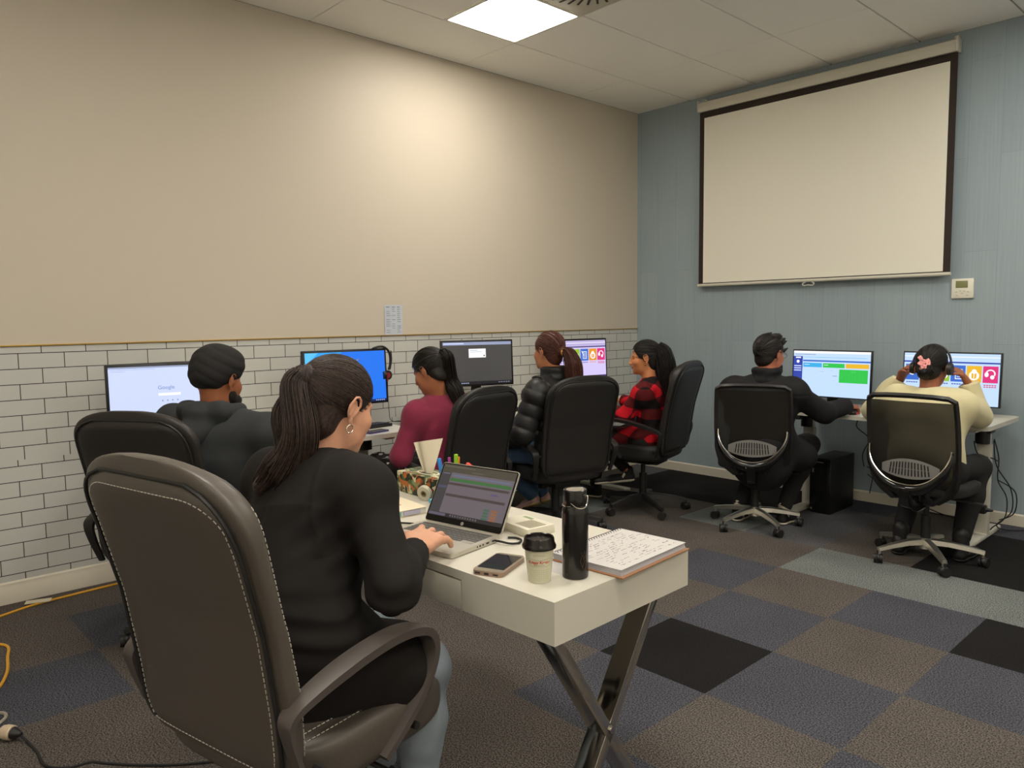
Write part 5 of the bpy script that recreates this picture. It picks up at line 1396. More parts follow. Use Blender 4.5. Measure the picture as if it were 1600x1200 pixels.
# --- woman in the black blazer ------------------------------------------------
def woman_blazer():
    loc = (2.73, -4.88, 0); f = (-.15, .985, 0)
    J = dict(pelvis=(2.735, -4.875, .60), waist=(2.715, -4.85, .72), chest=(2.675, -4.775, .87), neck=(2.638, -4.712, 1.012), shL=(2.465, -4.772, .945), shR=(2.83, -4.715, .962),
             elL=(2.36, -4.70, .76), wrL=(2.40, -4.50, .805), elR=(3.0, -4.745, .785), wrR=(2.862, -4.588, .81), hipL=(2.64, -4.88, .585), hipR=(2.84, -4.86, .585),
             knL=(2.62, -4.56, .50), knR=(2.85, -4.57, .505), anL=(2.6, -4.54, .12), anR=(2.84, -4.58, .12), toL=(2.58, -4.38, .04), toR=(2.83, -4.42, .04))
    sk = skin_mat('skin_light', (206, 152, 122)); head = (2.636, -4.665, 1.152)
    body, inv, R, Pt = start('woman in a black blazer with long ponytail, typing on the silver laptop', loc, J, f, sk, head, (-.13, .93, -.30),
        hands=[((2.86, -4.592, .815), (-.46, .88, .02), (-.42, .28, -.85), 1, 1.07, (.1, .5, .35), .4, (.8, .5, .25)), ((2.40, -4.50, .805), (.5, .86, -.1), (.05, .1, -1), -1, .98, (.3, .45, .3), .2)], h=.0034, hs=1.0, wide=.92)
    # the cuff clips are left open so the hands come out of the sleeves
    S = Sdf(); torso(S, J, f, .012, .97, .06); arms(S, dict(J, wrR=tuple(A3(J['wrR']) - .018 * unit(A3(J['wrR']) - A3(J['elR'])))), .011, .035, cuff=True)
    S.cone((2.735, -4.87, .66), (2.735, -4.86, .53), .185, .212, .05, (unit(f), .8), [((0, 0, .495), (0, 0, -1))])
    S.cone((2.85, -4.84, .62), (2.89, -4.70, .55), .11, .11, .05, None, [((0, 0, .47), (0, 0, -1))]); S.cone((2.64, -4.85, .62), (2.61, -4.68, .57), .10, .1, .05)
    for q in (.035, -.035): S.cone(A3(J['neck']) + A3((q * 2, -.012, -.042)), A3(J['sh' + ('R' if q > 0 else 'L')]) + A3((0, 0, .012)), .055, .06, .05)
    S.cone(A3(J['neck']) - A3((0, 0, .02)), Pt(0, -.015, -.06), .05, .052, .01, None, None, '-')
    fd = folds(.0055, .8, 3)
    def disp(P):
        # creases around elbow, waist and shoulder blade; a back seam
        v = fd(P); el = .5 * np.exp(-((P - A3(J['elR'])) ** 2).sum(1) / .012); v = v + .006 * el * np.sin((P @ A3((60, -40, 95))))
        ax_ = np.exp(-((P - A3((2.80, -4.76, .87))) ** 2).sum(1) / .01); v = v + .005 * ax_ * np.sin(P @ A3((70, 30, -85)))
        w = np.exp(-((P[:, 2] - .70) / .07) ** 2); v = v + .004 * w * np.sin(P[:, 2] * 130 + P[:, 0] * 25)
        u = (P[:, 0] - 2.675 + (P[:, 1] + 4.85) * .2); v = v + .003 * np.exp(-(u / .006) ** 2) * (P[:, 1] < -4.8)
        arm = (P - A3((2.80, -4.72, .93))) @ unit((1, .12, .35)); v = v - .0035 * np.exp(-(arm / .006) ** 2) * (P[:, 0] > 2.74) * (P[:, 2] > .84)
        return v
    top = S.mesh('blazer', .005, m_blazer, body, disp=disp, inv=inv)
    S = Sdf(); up = unit(A3(Pt(0, -.01, -.06)) - A3(J['neck'])); collar_ring(S, A3(J['neck']) + A3((0.004, .004, .002)), f, up, .076, .08, .0105, .04, .012, .55, 2 * PI - .55, 18, .02)
    for sx in (-1, 1): S.chain([A3(J['neck']) + A3((sx * .06, .04, .0)), A3(J['neck']) + A3((sx * .07, .085, -.06)), A3(J['neck']) + A3((sx * .03, .12, -.17))], [.016, .02, .012], .02, (unit(f), .5))
    S.mesh('collar', .0045, m_blazer, top, inv=inv)
    S = Sdf(); w = A3(J['wrR']); d = unit(w - A3(J['elR'])); S.cone(w - d * .04, w - d * .006, .0335, .0335, .005, None, [(w - d * .006, d)]); S.cone(w - d * .02, w + d * .03, .0295, .0295, .003, op='-')
    S.mesh('shirt_cuff', .004, mat('cuff_white', (214, 196, 186), rough=.8), body, inv=inv)
    S = Sdf(); legs(S, J, .008, hem=True); S.cone(J['hipL'], J['hipR'], .095, .095, .05); S.mesh('jeans', .0065, m_jeans, body, disp=folds(.003, 1.5, 9), inv=inv)
    for q in 'LR':
        a, t_ = A3(J['an' + q]), A3(J['to' + q]); shoe(body, inv, (a[0], a[1] - .05, .0), (t_[0], t_[1] + .05, .0), (0, 0, 1), m_blackp, m_blackp)
    hm = hair_mat('hair_brown_black', (24, 18, 15), (68, 50, 41))
    tie = (-.012, -.098, .055); T0 = Pt(*tie)
    tail = [T0, Pt(-.004, -.118, .052), Pt(-.006, -.130, .02), (2.676, -4.788, 1.11), (2.668, -4.802, 1.05), (2.645, -4.83, 1.005), (2.61, -4.855, .97)]
    make_hair(body, inv, head, R, hm, tie, tail, [.016, .026, .036, .042, .045, .05, .036], nst=1500, ntail=800, rad=.001, h=.004, low=.062, wave=.0035, loose=0, line=(.088, .066, .76, -.65), seed=4)
    tl = [Pt(-.02, -.125, .02), Pt(-.03, -.138, -.05), (2.635, -4.81, 1.06), (2.59, -4.835, 1.0), (2.545, -4.855, .965)]
    make_hair(body, inv, head, R, hm, None, tl, [.012, .02, .024, .022, .006], nst=0, ntail=260, rad=.0012, h=.005, strand_scalp=False, low=.05, seed=8, name='loose_lock')
    b = MB(); b.lathe([(.018, -.012), (.024, -.006), (.024, .006), (.018, .012)], 20, V(Pt(-.016, -.112, .054)), Matrix(R.tolist()) @ Matrix.Rotation(1.35, 3, 'X')); small('hair_tie', b, mat('tie_black', (18, 16, 16), rough=.8), body, loc)
    b = MB(); cc = Pt(.0845, -.012, -.054); Rr = Matrix(R.tolist())
    b.tube([V(cc) + Rr @ V((.002 * math.sin(a), .0085 * math.sin(a), .0105 * math.cos(a))) for a in [2 * PI * i / 20 for i in range(20)]], .0017, 8, loop=True); small('hoop_earring', b, mat('silver', (226, 220, 205), rough=.15, metal=1), body, loc)
    b = MB()
    for p in ((.03, -.01, .128), (.04, .0, .124), (.062, -.045, .1), (.03, -.08, .1), (.075, -.03, .07), (.045, .0, .127)): b.sph(V(Pt(*p)), .0032, 8, (1, .7, .5))
    small('hair_pins', b, mat('silver'), body, loc)
    b = MB(); w = A3(J['wrR']); d = unit((-.42, .88, -.12)); q = w + d * .115 + A3((.0, 0, -.002)); b.tube([V(q) + V((.0105 * math.cos(a) * .9, .0105 * math.cos(a) * .42, .0105 * math.sin(a))) for a in [2 * PI * i / 16 for i in range(16)]], .0014, 6, loop=True); small('finger_ring', b, mat('silver'), body, loc)
woman_blazer()

# --- man in the turban ---------------------------------------------------------
def man_turban():
    loc = (1.2, -4.47, 0); f = (-.45, .89, 0)
    J = dict(pelvis=(1.19, -4.5, .56), waist=(1.22, -4.49, .68), chest=(1.29, -4.455, .83), neck=(1.285, -4.45, .985), shL=(1.085, -4.54, .925), shR=(1.5, -4.33, .915),
             elL=(.93, -4.35, .78), wrL=(.78, -4.15, .78), elR=(1.57, -4.2, .68), wrR=(1.36, -4.1, .66), hipL=(1.09, -4.52, .55), hipR=(1.28, -4.44, .55),
             knL=(.93, -4.13, .53), knR=(1.16, -4.06, .53), anL=(.93, -4.1, .09), anR=(1.14, -4.0, .09), toL=(.86, -3.97, .03), toR=(1.1, -3.86, .03))
    sk = skin_mat('skin_brown', (158, 98, 66)); head = (1.28, -4.43, 1.135)
    body, inv, R, Pt = start('man in a black turban and dark hooded top by the search-page monitor', loc, J, f, sk, head, (-.42, .9, -.12),
        hands=[((.78, -4.15, .78), (-.6, .75, -.1), (0, 0, -1), -1), ((1.36, -4.1, .66), (-.5, .8, -.1), (0, 0, -1), 1)], h=.006, wide=.98, armsc=1.0, neck_r=.058)
    S = Sdf(); torso(S, J, f, .03, 1.08, .06); arms(S, J, .026, .035, cuff=True)
    m_hood = mat('charcoal_hoodie', (44, 46, 47), rough=.9, noise=(30, .1), bump=(500, .2, .001))
    S.cone(A3(J['neck']) - A3((0, 0, .01)), Pt(0, -.015, -.06), .056, .058, .01, None, None, '-')
    top = S.mesh('hooded_top', .007, m_hood, body, disp=folds(.006, .8, 5), inv=inv)
    S = Sdf(); u = unit(A3(f)); n = A3(J['neck']); rt = unit(np.cross(u, (0, 0, 1)))
    S.chain([n + rt * .1 + u * .03 + A3((0, 0, .03)), n + rt * .085 - u * .06 + A3((0, 0, .035)), n - u * .105 + A3((0, 0, .03)), n - rt * .085 - u * .06 + A3((0, 0, .035)), n - rt * .1 + u * .03 + A3((0, 0, .03))], [.028, .036, .042, .036, .028], .03)
    S.chain([n + rt * .1 - u * .02, n - u * .12 - A3((0, 0, .05)), n - rt * .1 - u * .02], [.03, .055, .03], .03)
    S.mesh('hood', .006, m_hood, top, disp=folds(.003, 1.4, 6), inv=inv)
    S = Sdf(); legs(S, J, .012, hem=True); S.cone(J['hipL'], J['hipR'], .11, .11, .05); S.mesh('trousers', .008, mat('dark_trousers', (30, 30, 32), rough=.9), body, inv=inv)
    for q in 'LR':
        a, t_ = A3(J['an' + q]), A3(J['to' + q]); d = unit((t_ - a) * A3((1, 1, 0))); shoe(body, inv, A3((a[0], a[1], 0)) - d * .06, A3((t_[0], t_[1], 0)) + d * .06, (0, 0, 1), m_blackp, m_blackp)
    # turban: wrapped bands
    S = Sdf(); S.ell(Pt(0, -.012, .058), (.093, .112, .092), R, .02); S.ell(Pt(.0, -.06, .015), (.078, .06, .06), R, .03); S.ell(Pt(.0, .04, .075), (.07, .07, .06), R, .03)
    S.ell(Pt(0, .03, -.1), (.09, .12, .075), R, .01, '-'); S.ell(Pt(0, -.06, -.075), (.075, .06, .04), R, .01, '-')
    hc = A3(head)
    def wrap(P):
        q = (P - hc) @ R
        t = q[:, 2] * 1.0 + .45 * np.abs(q[:, 0]) + .25 * q[:, 1]
        return -.0035 * np.abs(np.sin(t * 75)) ** .6 + .002
    S.mesh('turban', .005, mat('turban_black', (28, 26, 25), rough=.9, bump=(300, .2, .001)), body, disp=wrap, inv=inv)
    S = Sdf(); S.ell(Pt(0, .052, -.085), (.062, .058, .052), R, .02); S.ell(Pt(0, .02, -.06), (.071, .05, .05), R, .02); S.ell(Pt(0, .105, -.035), (.05, .05, .038), R, .01, '-'); S.ell(Pt(0, -.05, -.06), (.09, .06, .09), R, .01, '-')
    S.mesh('beard', .005, mat('beard_black', (26, 21, 18), rough=.9, bump=(400, .6, .002)), body, disp=folds(.002, 5, 2), inv=inv)
man_turban()

# --- woman in maroon -------------------------------------------------------------
def woman_maroon():
    loc = (1.0, -3.1, 0); f = (-.97, -.22, 0)
    J = dict(pelvis=(1.08, -3.1, .53), waist=(1.09, -3.11, .64), chest=(1.085, -3.115, .79), neck=(1.055, -3.13, .935), shL=(1.085, -3.3, .865), shR=(1.02, -2.95, .87),
             elL=(1.06, -3.395, .655), wrL=(.86, -3.22, .68), elR=(.9, -2.85, .72), wrR=(.72, -2.86, .76), hipL=(1.06, -3.18, .51), hipR=(1.04, -3.0, .51),
             knL=(.66, -3.27, .53), knR=(.66, -3.04, .52), anL=(.62, -3.25, .09), anR=(.6, -3.02, .09), toL=(.47, -3.28, .03), toR=(.45, -3.05, .03))
    sk = skin_mat('skin_tan', (172, 112, 78)); head = (1.055, -3.185, 1.095)
    body, inv, R, Pt = start('woman in a maroon sweater with a low dark ponytail, head bent down', loc, J, f, sk, head, (-.86, -.32, -.42),
        hands=[((.86, -3.22, .68), (-.95, .15, -.2), (0, 0, -1), -1, .95), ((.72, -2.86, .76), (-.95, .1, -.1), (0, 0, -1), 1, .95)], h=.0055, hs=.97, wide=.9)
    S = Sdf(); torso(S, J, f, .012, .92, .055); arms(S, J, .015, .035, cuff=True)
    S.cone(J['pelvis'], A3(J['pelvis']) - A3((0, 0, .05)), .17, .165, .05, (unit(f), .75))
    for q in 'LR': S.cone(A3(J['neck']) - A3((0, 0, .02)), A3(J['sh' + q]), .055, .062, .05)
    S.cone(A3(J['neck']), Pt(0, -.015, -.055), .046, .05, .01, None, None, '-')
    S.mesh('sweater', .006, mat('maroon_knit', (134, 40, 66), rough=.9, sheen=.1, noise=(30, .12), bump=(420, .25, .001)), body, disp=folds(.0045, .9, 7), inv=inv)
    m_dot = mat('polka_dots', (38, 33, 32), rough=.85); nt = m_dot.node_tree; bs = nt.nodes['Principled BSDF']; tc = N(m_dot, 'ShaderNodeTexCoord')
    vo = N(m_dot, 'ShaderNodeTexVoronoi'); vo.inputs['Scale'].default_value = 20; vo.inputs['Randomness'].default_value = .35; nt.links.new(tc.outputs['Object'], vo.inputs['Vector'])
    lt = math_node(m_dot, 'LESS_THAN', vo.outputs['Distance'], .27); mx = N(m_dot, 'ShaderNodeMix'); mx.data_type = 'RGBA'; nt.links.new(lt, mx.inputs['Factor']); mx.inputs['A'].default_value = lin((38, 33, 32)); mx.inputs['B'].default_value = lin((206, 196, 186)); nt.links.new(mx.outputs['Result'], bs.inputs['Base Color'])
    S = Sdf(); legs(S, J, .014, hem=True); S.cone(J['hipL'], J['hipR'], .1, .1, .05); S.mesh('polka_dot_trousers', .007, m_dot, body, disp=folds(.004, 1, 4), inv=inv)
    for q in 'LR':
        a, t_ = A3(J['an' + q]), A3(J['to' + q]); d = unit((t_ - a) * A3((1, 1, 0))); shoe(body, inv, A3((a[0], a[1], 0)) - d * .06, A3((t_[0], t_[1], 0)) + d * .05, (0, 0, 1), m_blackp, m_blackp)
    hm = hair_mat('hair_black', (19, 16, 14), (44, 37, 31)); tie = (.0, -.108, .05)
    tail = [Pt(*tie), Pt(.0, -.138, .03), (1.125, -3.105, 1.05), (1.15, -3.085, .985), (1.165, -3.07, .92), (1.17, -3.06, .86)]
    make_hair(body, inv, head, R, hm, tie, tail, [.02, .034, .04, .04, .035, .015], s=.97, nst=300, ntail=140, rad=.0018, seed=2)
    b = MB(); b.lathe([(.019, -.01), (.026, -.005), (.026, .005), (.019, .01)], 16, V(Pt(.002, -.118, .046)), Matrix(R.tolist()) @ Matrix.Rotation(1.35, 3, 'X')); small('hair_tie', b, mat('tie_black'), body, loc)
woman_maroon()

# --- woman in the puffer jacket ----------------------------------------------------
m_puff = mat('puffer_black', (36, 35, 34), rough=.45, spec=.45, bump=(60, .15, .004))
def baffles(J, per=.078, amp=.012, wsegs=None):
    segs = []
    for q in 'LR':
        segs.append((A3(J['sh' + q]), A3(J['el' + q]), 0.0)); segs.append((A3(J['el' + q]), A3(J['wr' + q]), np.linalg.norm(A3(J['el' + q]) - A3(J['sh' + q]))))
    tr = (A3(J['neck']), A3(J['pelvis']))
    def f(P):
        best = np.full(len(P), 9.0); par = np.zeros(len(P))
        for a, b, o in segs:
            ba = b - a; t = np.clip(((P - a) @ ba) / (ba @ ba), 0, 1); d = np.linalg.norm(P - a - t[:, None] * ba, axis=1) * 1.0
            m = d < best; best = np.where(m, d, best); par = np.where(m, o + t * np.linalg.norm(ba), par)
        a, b = tr; ba = b - a; t = ((P - a) @ ba) / (ba @ ba); d = np.linalg.norm(P - a - np.clip(t, 0, 1)[:, None] * ba, axis=1) * .52
        m = d < best; par = np.where(m, t * np.linalg.norm(ba) + .02, par)
        return amp * (1 - np.abs(np.sin(PI * par / per)) ** .55) - amp * .35
    return f
def woman_puffer():
    loc = (1.0, -2.2, 0); f = (-.98, -.12, 0)
    J = dict(pelvis=(1.07, -2.21, .55), waist=(1.09, -2.215, .67), chest=(1.095, -2.22, .83), neck=(1.085, -2.235, .985), shL=(1.105, -2.41, .92), shR=(1.06, -2.05, .92),
             elL=(1.06, -2.5, .68), wrL=(.86, -2.44, .60), elR=(.97, -1.98, .7), wrR=(.75, -2.05, .74), hipL=(1.05, -2.3, .54), hipR=(1.04, -2.13, .54),
             knL=(.66, -2.42, .52), knR=(.66, -2.2, .52), anL=(.74, -2.10, .165), anR=(.73, -1.99, .165), toL=(.615, -2.06, .04), toR=(.6, -1.95, .04))
    sk = skin_mat('skin_warm', (194, 130, 92)); head = (1.06, -2.265, 1.168)
    body, inv, R, Pt = start('woman in a black puffer jacket and jeans with a reddish brown ponytail', loc, J, f, sk, head, (-.99, -.05, -.03),
        hands=[((.86, -2.44, .60), (-.9, .3, -.2), (0, .2, -1), -1, .95), ((.75, -2.05, .74), (-.95, -.1, -.1), (0, 0, -1), 1, .95)], h=.0055, hs=.98, wide=.9)
    S = Sdf(); torso(S, J, f, .03, .95, .05); arms(S, J, .03, .03, cuff=True)
    S.cone(J['pelvis'], A3(J['pelvis']) - A3((0, 0, .03)), .185, .175, .04, (unit(f), .75))
    S.cone(A3(J['neck']), Pt(0, -.015, -.055), .05, .055, .01, None, None, '-')
    top = S.mesh('puffer_jacket', .0065, m_puff, body, disp=baffles(J), inv=inv)
    S = Sdf(); collar_ring(S, A3(J['neck']) + A3((.0, .0, .02)), f, (0, 0, 1), .07, .075, .017, .05, .02, .3, 2 * PI - .3, 16, .0)
    S.mesh('collar', .006, m_puff, top, inv=inv)
    S = Sdf(); legs(S, J, .01, hem=True); S.cone(J['hipL'], J['hipR'], .1, .1, .05); S.mesh('jeans', .007, mat('blue_jeans', (78, 106, 136), rough=.85, noise=(14, .25), bump=(500, .3, .001)), body, disp=folds(.004, 1.3, 2), inv=inv)
    m_pk = mat('pink_trainer', (228, 184, 176), rough=.7, noise=(60, .15)); m_sole = mat('gum_sole', (220, 192, 136), rough=.6)
    for q, x in (('L', 0), ('R', 0)):
        a, t_ = A3(J['an' + q]), A3(J['to' + q]); d = unit(t_ - a)
        shoe(body, inv, a + A3((.055, .0, -.045)), t_ + A3((-.07, -.01, -.03)), (-.35, 0, 1), m_pk, m_sole, 'trainer')
    hm = hair_mat('hair_auburn', (46, 26, 19), (104, 56, 42)); tie = (.0, -.112, -.005)
    tail = [Pt(*tie), Pt(.015, -.15, -.02), Pt(.025, -.175, -.08), Pt(.03, -.18, -.15), Pt(.03, -.165, -.21), Pt(.03, -.15, -.24)]
    make_hair(body, inv, head, R, hm, tie, tail, [.018, .04, .052, .055, .045, .02], s=.98, nst=300, ntail=170, rad=.0018, seed=6)
    b = MB(); b.lathe([(.018, -.008), (.026, -.004), (.026, .004), (.018, .008)], 16, V(Pt(.003, -.124, -.008)), Matrix(R.tolist()) @ Matrix.Rotation(1.5, 3, 'X')); small('hair_tie', b, mat('tie_gold', (206, 148, 70), rough=.6), body, loc)
woman_puffer()

# --- woman in red plaid -------------------------------------------------------------
m_plaid = mat('red_plaid', (180, 20, 30), rough=.85, spec=.2)
nt = m_plaid.node_tree; bs = nt.nodes['Principled BSDF']; tc = N(m_plaid, 'ShaderNodeTexCoord'); sp = N(m_plaid, 'ShaderNodeSeparateXYZ'); nt.links.new(tc.outputs['Object'], sp.inputs[0])
def band(out, per, off):
    fr = math_node(m_plaid, 'FRACT', math_node(m_plaid, 'DIVIDE', math_node(m_plaid, 'ADD', out, off), per)); return math_node(m_plaid, 'LESS_THAN', fr, .5)
hz = math_node(m_plaid, 'ADD', math_node(m_plaid, 'MULTIPLY', sp.outputs['X'], .75), math_node(m_plaid, 'MULTIPLY', sp.outputs['Y'], -.55))
zt_ = math_node(m_plaid, 'ADD', sp.outputs['Z'], math_node(m_plaid, 'MULTIPLY', hz, .35))
cnt = math_node(m_plaid, 'ADD', band(zt_, .15, 5.03), band(math_node(m_plaid, 'ADD', hz, math_node(m_plaid, 'MULTIPLY', sp.outputs['Z'], -.3)), .15, 5.0))
rp = N(m_plaid, 'ShaderNodeValToRGB'); rp.color_ramp.interpolation = 'CONSTANT'
rp.color_ramp.elements.new(.5)
for e, (p, c) in zip(rp.color_ramp.elements, ((0, (196, 24, 38)), (.3, (86, 22, 24)), (.8, (26, 20, 20)))): e.position = p; e.color = lin(c)
nt.links.new(math_node(m_plaid, 'DIVIDE', cnt, 2.0), rp.inputs['Fac']); nt.links.new(rp.outputs['Color'], bs.inputs['Base Color'])
def woman_plaid():
    loc = (1.1, -1.38, 0); f = (-.93, -.36, 0)
    J = dict(pelvis=(1.19, -1.37, .53), waist=(1.195, -1.37, .64), chest=(1.185, -1.37, .78), neck=(1.165, -1.365, .915), shL=(1.215, -1.51, .85), shR=(1.11, -1.21, .85),
             elL=(1.1, -1.56, .70), wrL=(.87, -1.53, .735), elR=(.95, -1.12, .72), wrR=(.75, -1.15, .75), hipL=(1.19, -1.45, .52), hipR=(1.12, -1.28, .52),
             knL=(.76, -1.50, .53), knR=(.76, -1.4, .52), anL=(.985, -1.40, .285), anR=(.6, -1.3, .1), toL=(.885, -1.49, .205), toR=(.46, -1.34, .04))
    sk = skin_mat('skin_golden', (198, 128, 84)); head = (1.13, -1.375, 1.09)
    body, inv, R, Pt = start('smiling woman in a red and black plaid shirt with long black hair', loc, J, f, sk, head, (-.83, -.55, -.08),
        hands=[((.87, -1.53, .735), (-.95, .1, .05), (0, .3, -1), -1, .92), ((.75, -1.15, .75), (-.95, -.1, -.1), (0, 0, -1), 1, .92)], h=.0045, hs=.97, wide=.85, brows=True)
    S = Sdf(); torso(S, J, f, .012, .88, .05); arms(S, J, .013, .03, cuff=True)
    S.cone((1.19, -1.37, .56), (1.16, -1.38, .5), .15, .155, .04, (unit(f), .85)); S.cone((1.17, -1.44, .54), (1.0, -1.49, .52), .098, .085, .04); S.cone((1.1, -1.3, .54), (.95, -1.34, .52), .095, .085, .04)
    for q in 'LR': S.cone(A3(J['neck']) - A3((0, 0, .02)), A3(J['sh' + q]), .05, .058, .05)
    S.cone(A3(J['neck']), Pt(0, -.015, -.055), .045, .048, .01, None, None, '-')
    top = S.mesh('plaid_shirt', .005, m_plaid, body, disp=folds(.004, 1.1, 8), inv=inv)
    S = Sdf(); collar_ring(S, A3(J['neck']) + A3((0, 0, .012)), f, unit(A3(head) - A3(J['neck'])), .058, .06, .009, .022, .012, .5, 2 * PI - .5, 14, .012)
    S.mesh('collar', .0045, m_plaid, top, inv=inv)
    S = Sdf(); legs(S, J, .004, sc=.95, hem=True); S.cone(J['hipL'], J['hipR'], .09, .09, .05); S.mesh('leggings', .006, mat('black_leggings', (27, 25, 25), rough=.9), body, inv=inv)
    m_sn, m_ss = mat('sneaker_black', (30, 28, 28), rough=.7), mat('sneaker_sole', (206, 196, 178), rough=.6)
    for q in 'LR':
        a, t_ = A3(J['an' + q]), A3(J['to' + q]); d = unit(t_ - a)
        if q == 'L':
            o = shoe(body, inv, a + A3((.05, .035, -.085)), t_ + A3((-.075, -.05, -.04)), (-.35, -.1, 1), m_sn, m_ss, 'sneaker')
            b = MB(); R_ = V(a + A3((-.0, -.034, -.045))); b.box(R_, (.016, .012, .05), rotz(.3) @ roty(.5), bev=.003); small('white_stripe', b, mat('cuff_white'), o, loc)
        else: shoe(body, inv, a + A3((.05, .02, -.1)), t_ + A3((-.06, -.01, -.04)), (0, 0, 1), m_sn, m_ss, 'sneaker')
    hm = hair_mat('hair_jet', (15, 12, 11), (34, 28, 25)); tie = (.0, -.115, .03)
    tail = [Pt(0, -.08, .06), Pt(.0, -.12, .02), Pt(.0, -.135, -.06), Pt(.0, -.14, -.15), Pt(-.0, -.14, -.23), Pt(.0, -.14, -.3), Pt(.0, -.14, -.36)]
    make_hair(body, inv, head, R, hm, tie, tail, [.05, .065, .07, .068, .062, .05, .02], s=.97, nst=350, ntail=240, rad=.0018, seed=9, line=(.082, .078, .86, -.51), low=.06, loose=12)
    b = MB(); b.sph(V(Pt(.082, -.004, -.045)), .006, 10); b.sph(V(Pt(-.082, -.004, -.045)), .006, 10); small('earrings', b, mat('gold', (220, 190, 130), rough=.2, metal=1), body, loc)
    for sx in (-1, 1):
        b = MB(); b.sph(V(Pt(sx * .031, .0695, -.0035)), .0064, 10); small('eye', b, mat('eye_dark', (22, 16, 14), rough=.15), body, loc)
woman_plaid()

# --- man in the dark jacket -----------------------------------------------------------
def man_dark():
    loc = (1.93, -1.2, 0); f = (-.12, .99, 0)
    J = dict(pelvis=(1.93, -1.24, .53), waist=(1.945, -1.24, .64), chest=(1.955, -1.24, .80), neck=(1.965, -1.225, .965), shL=(1.775, -1.29, .895), shR=(2.135, -1.205, .90),
             elL=(1.70, -1.15, .70), wrL=(1.73, -.92, .75), elR=(2.245, -1.02, .765), wrR=(2.29, -.79, .79), hipL=(1.83, -1.24, .52), hipR=(2.03, -1.22, .52),
             knL=(1.75, -.83, .52), knR=(2.06, -.83, .52), anL=(1.735, -1.13, .10), anR=(1.985, -1.0, .11), toL=(1.70, -.99, .05), toR=(1.99, -.87, .05))
    sk = skin_mat('skin_ruddy', (182, 112, 84)); head = (1.965, -1.195, 1.13)
    body, inv, R, Pt = start('man in a dark high-collared jacket reaching right along the desk', loc, J, f, sk, head, (.16, .98, -.1),
        hands=[((2.29, -.79, .79), (.05, .99, -.15), (0, 0, -1), 1), ((1.73, -.92, .75), (.2, .97, 0), (0, 0, -1), -1)], h=.0055, wide=.95, neck_r=.056)
    m_jk = mat('dark_jacket', (29, 28, 29), rough=.8, spec=.3, noise=(30, .1), bump=(300, .2, .001))
    S = Sdf(); torso(S, J, f, .024, 1.04, .055); arms(S, J, .022, .035, cuff=True)
    S.cone((1.94, -1.23, .56), (1.94, -1.22, .45), .19, .2, .05, (unit(f), .8)); S.cone((2.05, -1.2, .58), (2.12, -1.05, .48), .1, .1, .05)
    S.cone(A3(J['neck']), Pt(0, -.01, -.055), .056, .06, .01, None, None, '-')
    def disp(P): return fd(P) + .004 * np.exp(-((P[:, 2] - .885) / .004) ** 2) * (P[:, 1] < -1.2)
    fd = folds(.004, 1.0, 12)
    top = S.mesh('jacket', .0065, m_jk, body, disp=disp, inv=inv)
    S = Sdf(); collar_ring(S, A3(J['neck']) + A3((0, .005, .0)), f, (0, .05, 1), .074, .078, .014, .065, .02, .35, 2 * PI - .35, 18, 0)
    S.mesh('collar', .0055, m_jk, top, disp=folds(.0025, 2, 1), inv=inv)
    S = Sdf(); legs(S, J, .01, hem=True); S.cone(J['hipL'], J['hipR'], .1, .1, .05); S.mesh('trousers', .007, mat('black_trousers', (26, 25, 25), rough=.9), body, disp=folds(.003, 1, 3), inv=inv)
    m_sk = mat('sock_white', (196, 186, 168), rough=.9)
    for q in 'LR':
        a, t_ = A3(J['an' + q]), A3(J['to' + q])
        S = Sdf(); S.cone(a + A3((0, 0, -.05)), a + A3((0, -.0, .02)), .036, .037, .01); S.mesh('sock', .006, m_sk, body, inv=inv)
        shoe(body, inv, (a[0], a[1] - .055, .0), (t_[0], t_[1] + .06, .0), (0, 0, 1), mat('sneaker_black'), mat('sneaker_sole'), 'sneaker')
    hm = hair_mat('hair_short', (19, 16, 14), (42, 35, 30))
    make_hair(body, inv, head, R, hm, None, None, None, nst=350, rad=.0016, seed=3, line=(.088, .08, .72, -.69), low=.045, loose=0)
    S = Sdf()
    for i in range(26):
        rr = np.random.RandomState(i); x, y = rr.uniform(-.05, .06), rr.uniform(-.03, .085); z = .036 + .094 * math.sqrt(max(0, 1 - (x / .085) ** 2 - ((y + .015) / .107) ** 2)); S.cone(Pt(x, y, z - .006), Pt(x + .012, y + .024, z + rr.uniform(.003, .014)), .013, .004, .016)
    S.mesh('hair_tuft', .0045, hm, body, inv=inv)
    S = Sdf(); S.ell(Pt(0, .05, -.08), (.06, .056, .05), R, .02); S.ell(Pt(0, .11, -.03), (.05, .05, .045), R, .01, '-'); S.ell(Pt(0, -.03, -.05), (.09, .06, .09), R, .01, '-'); S.mesh('beard', .005, mat('beard_black'), body, inv=inv)
    b = MB(); Rr = Matrix(R.tolist())
    for sx in (-1, 1):
        b.tube([V(Pt(sx * .034 + .023 * math.cos(a), .102, .0 + .018 * math.sin(a))) for a in [2 * PI * i / 18 for i in range(18)]], .0014, 6, loop=True)
        b.tube([V(Pt(sx * .057, .1, .004)), V(Pt(sx * .076, .06, .006)), V(Pt(sx * .083, -.01, .012))], .0014, 6)
    b.tube([V(Pt(-.011, .104, .004)), V(Pt(.011, .104, .004))], .0014, 6); small('glasses', b, mat('glasses_frame', (60, 54, 50), rough=.3, metal=.5), body, loc)
man_dark()

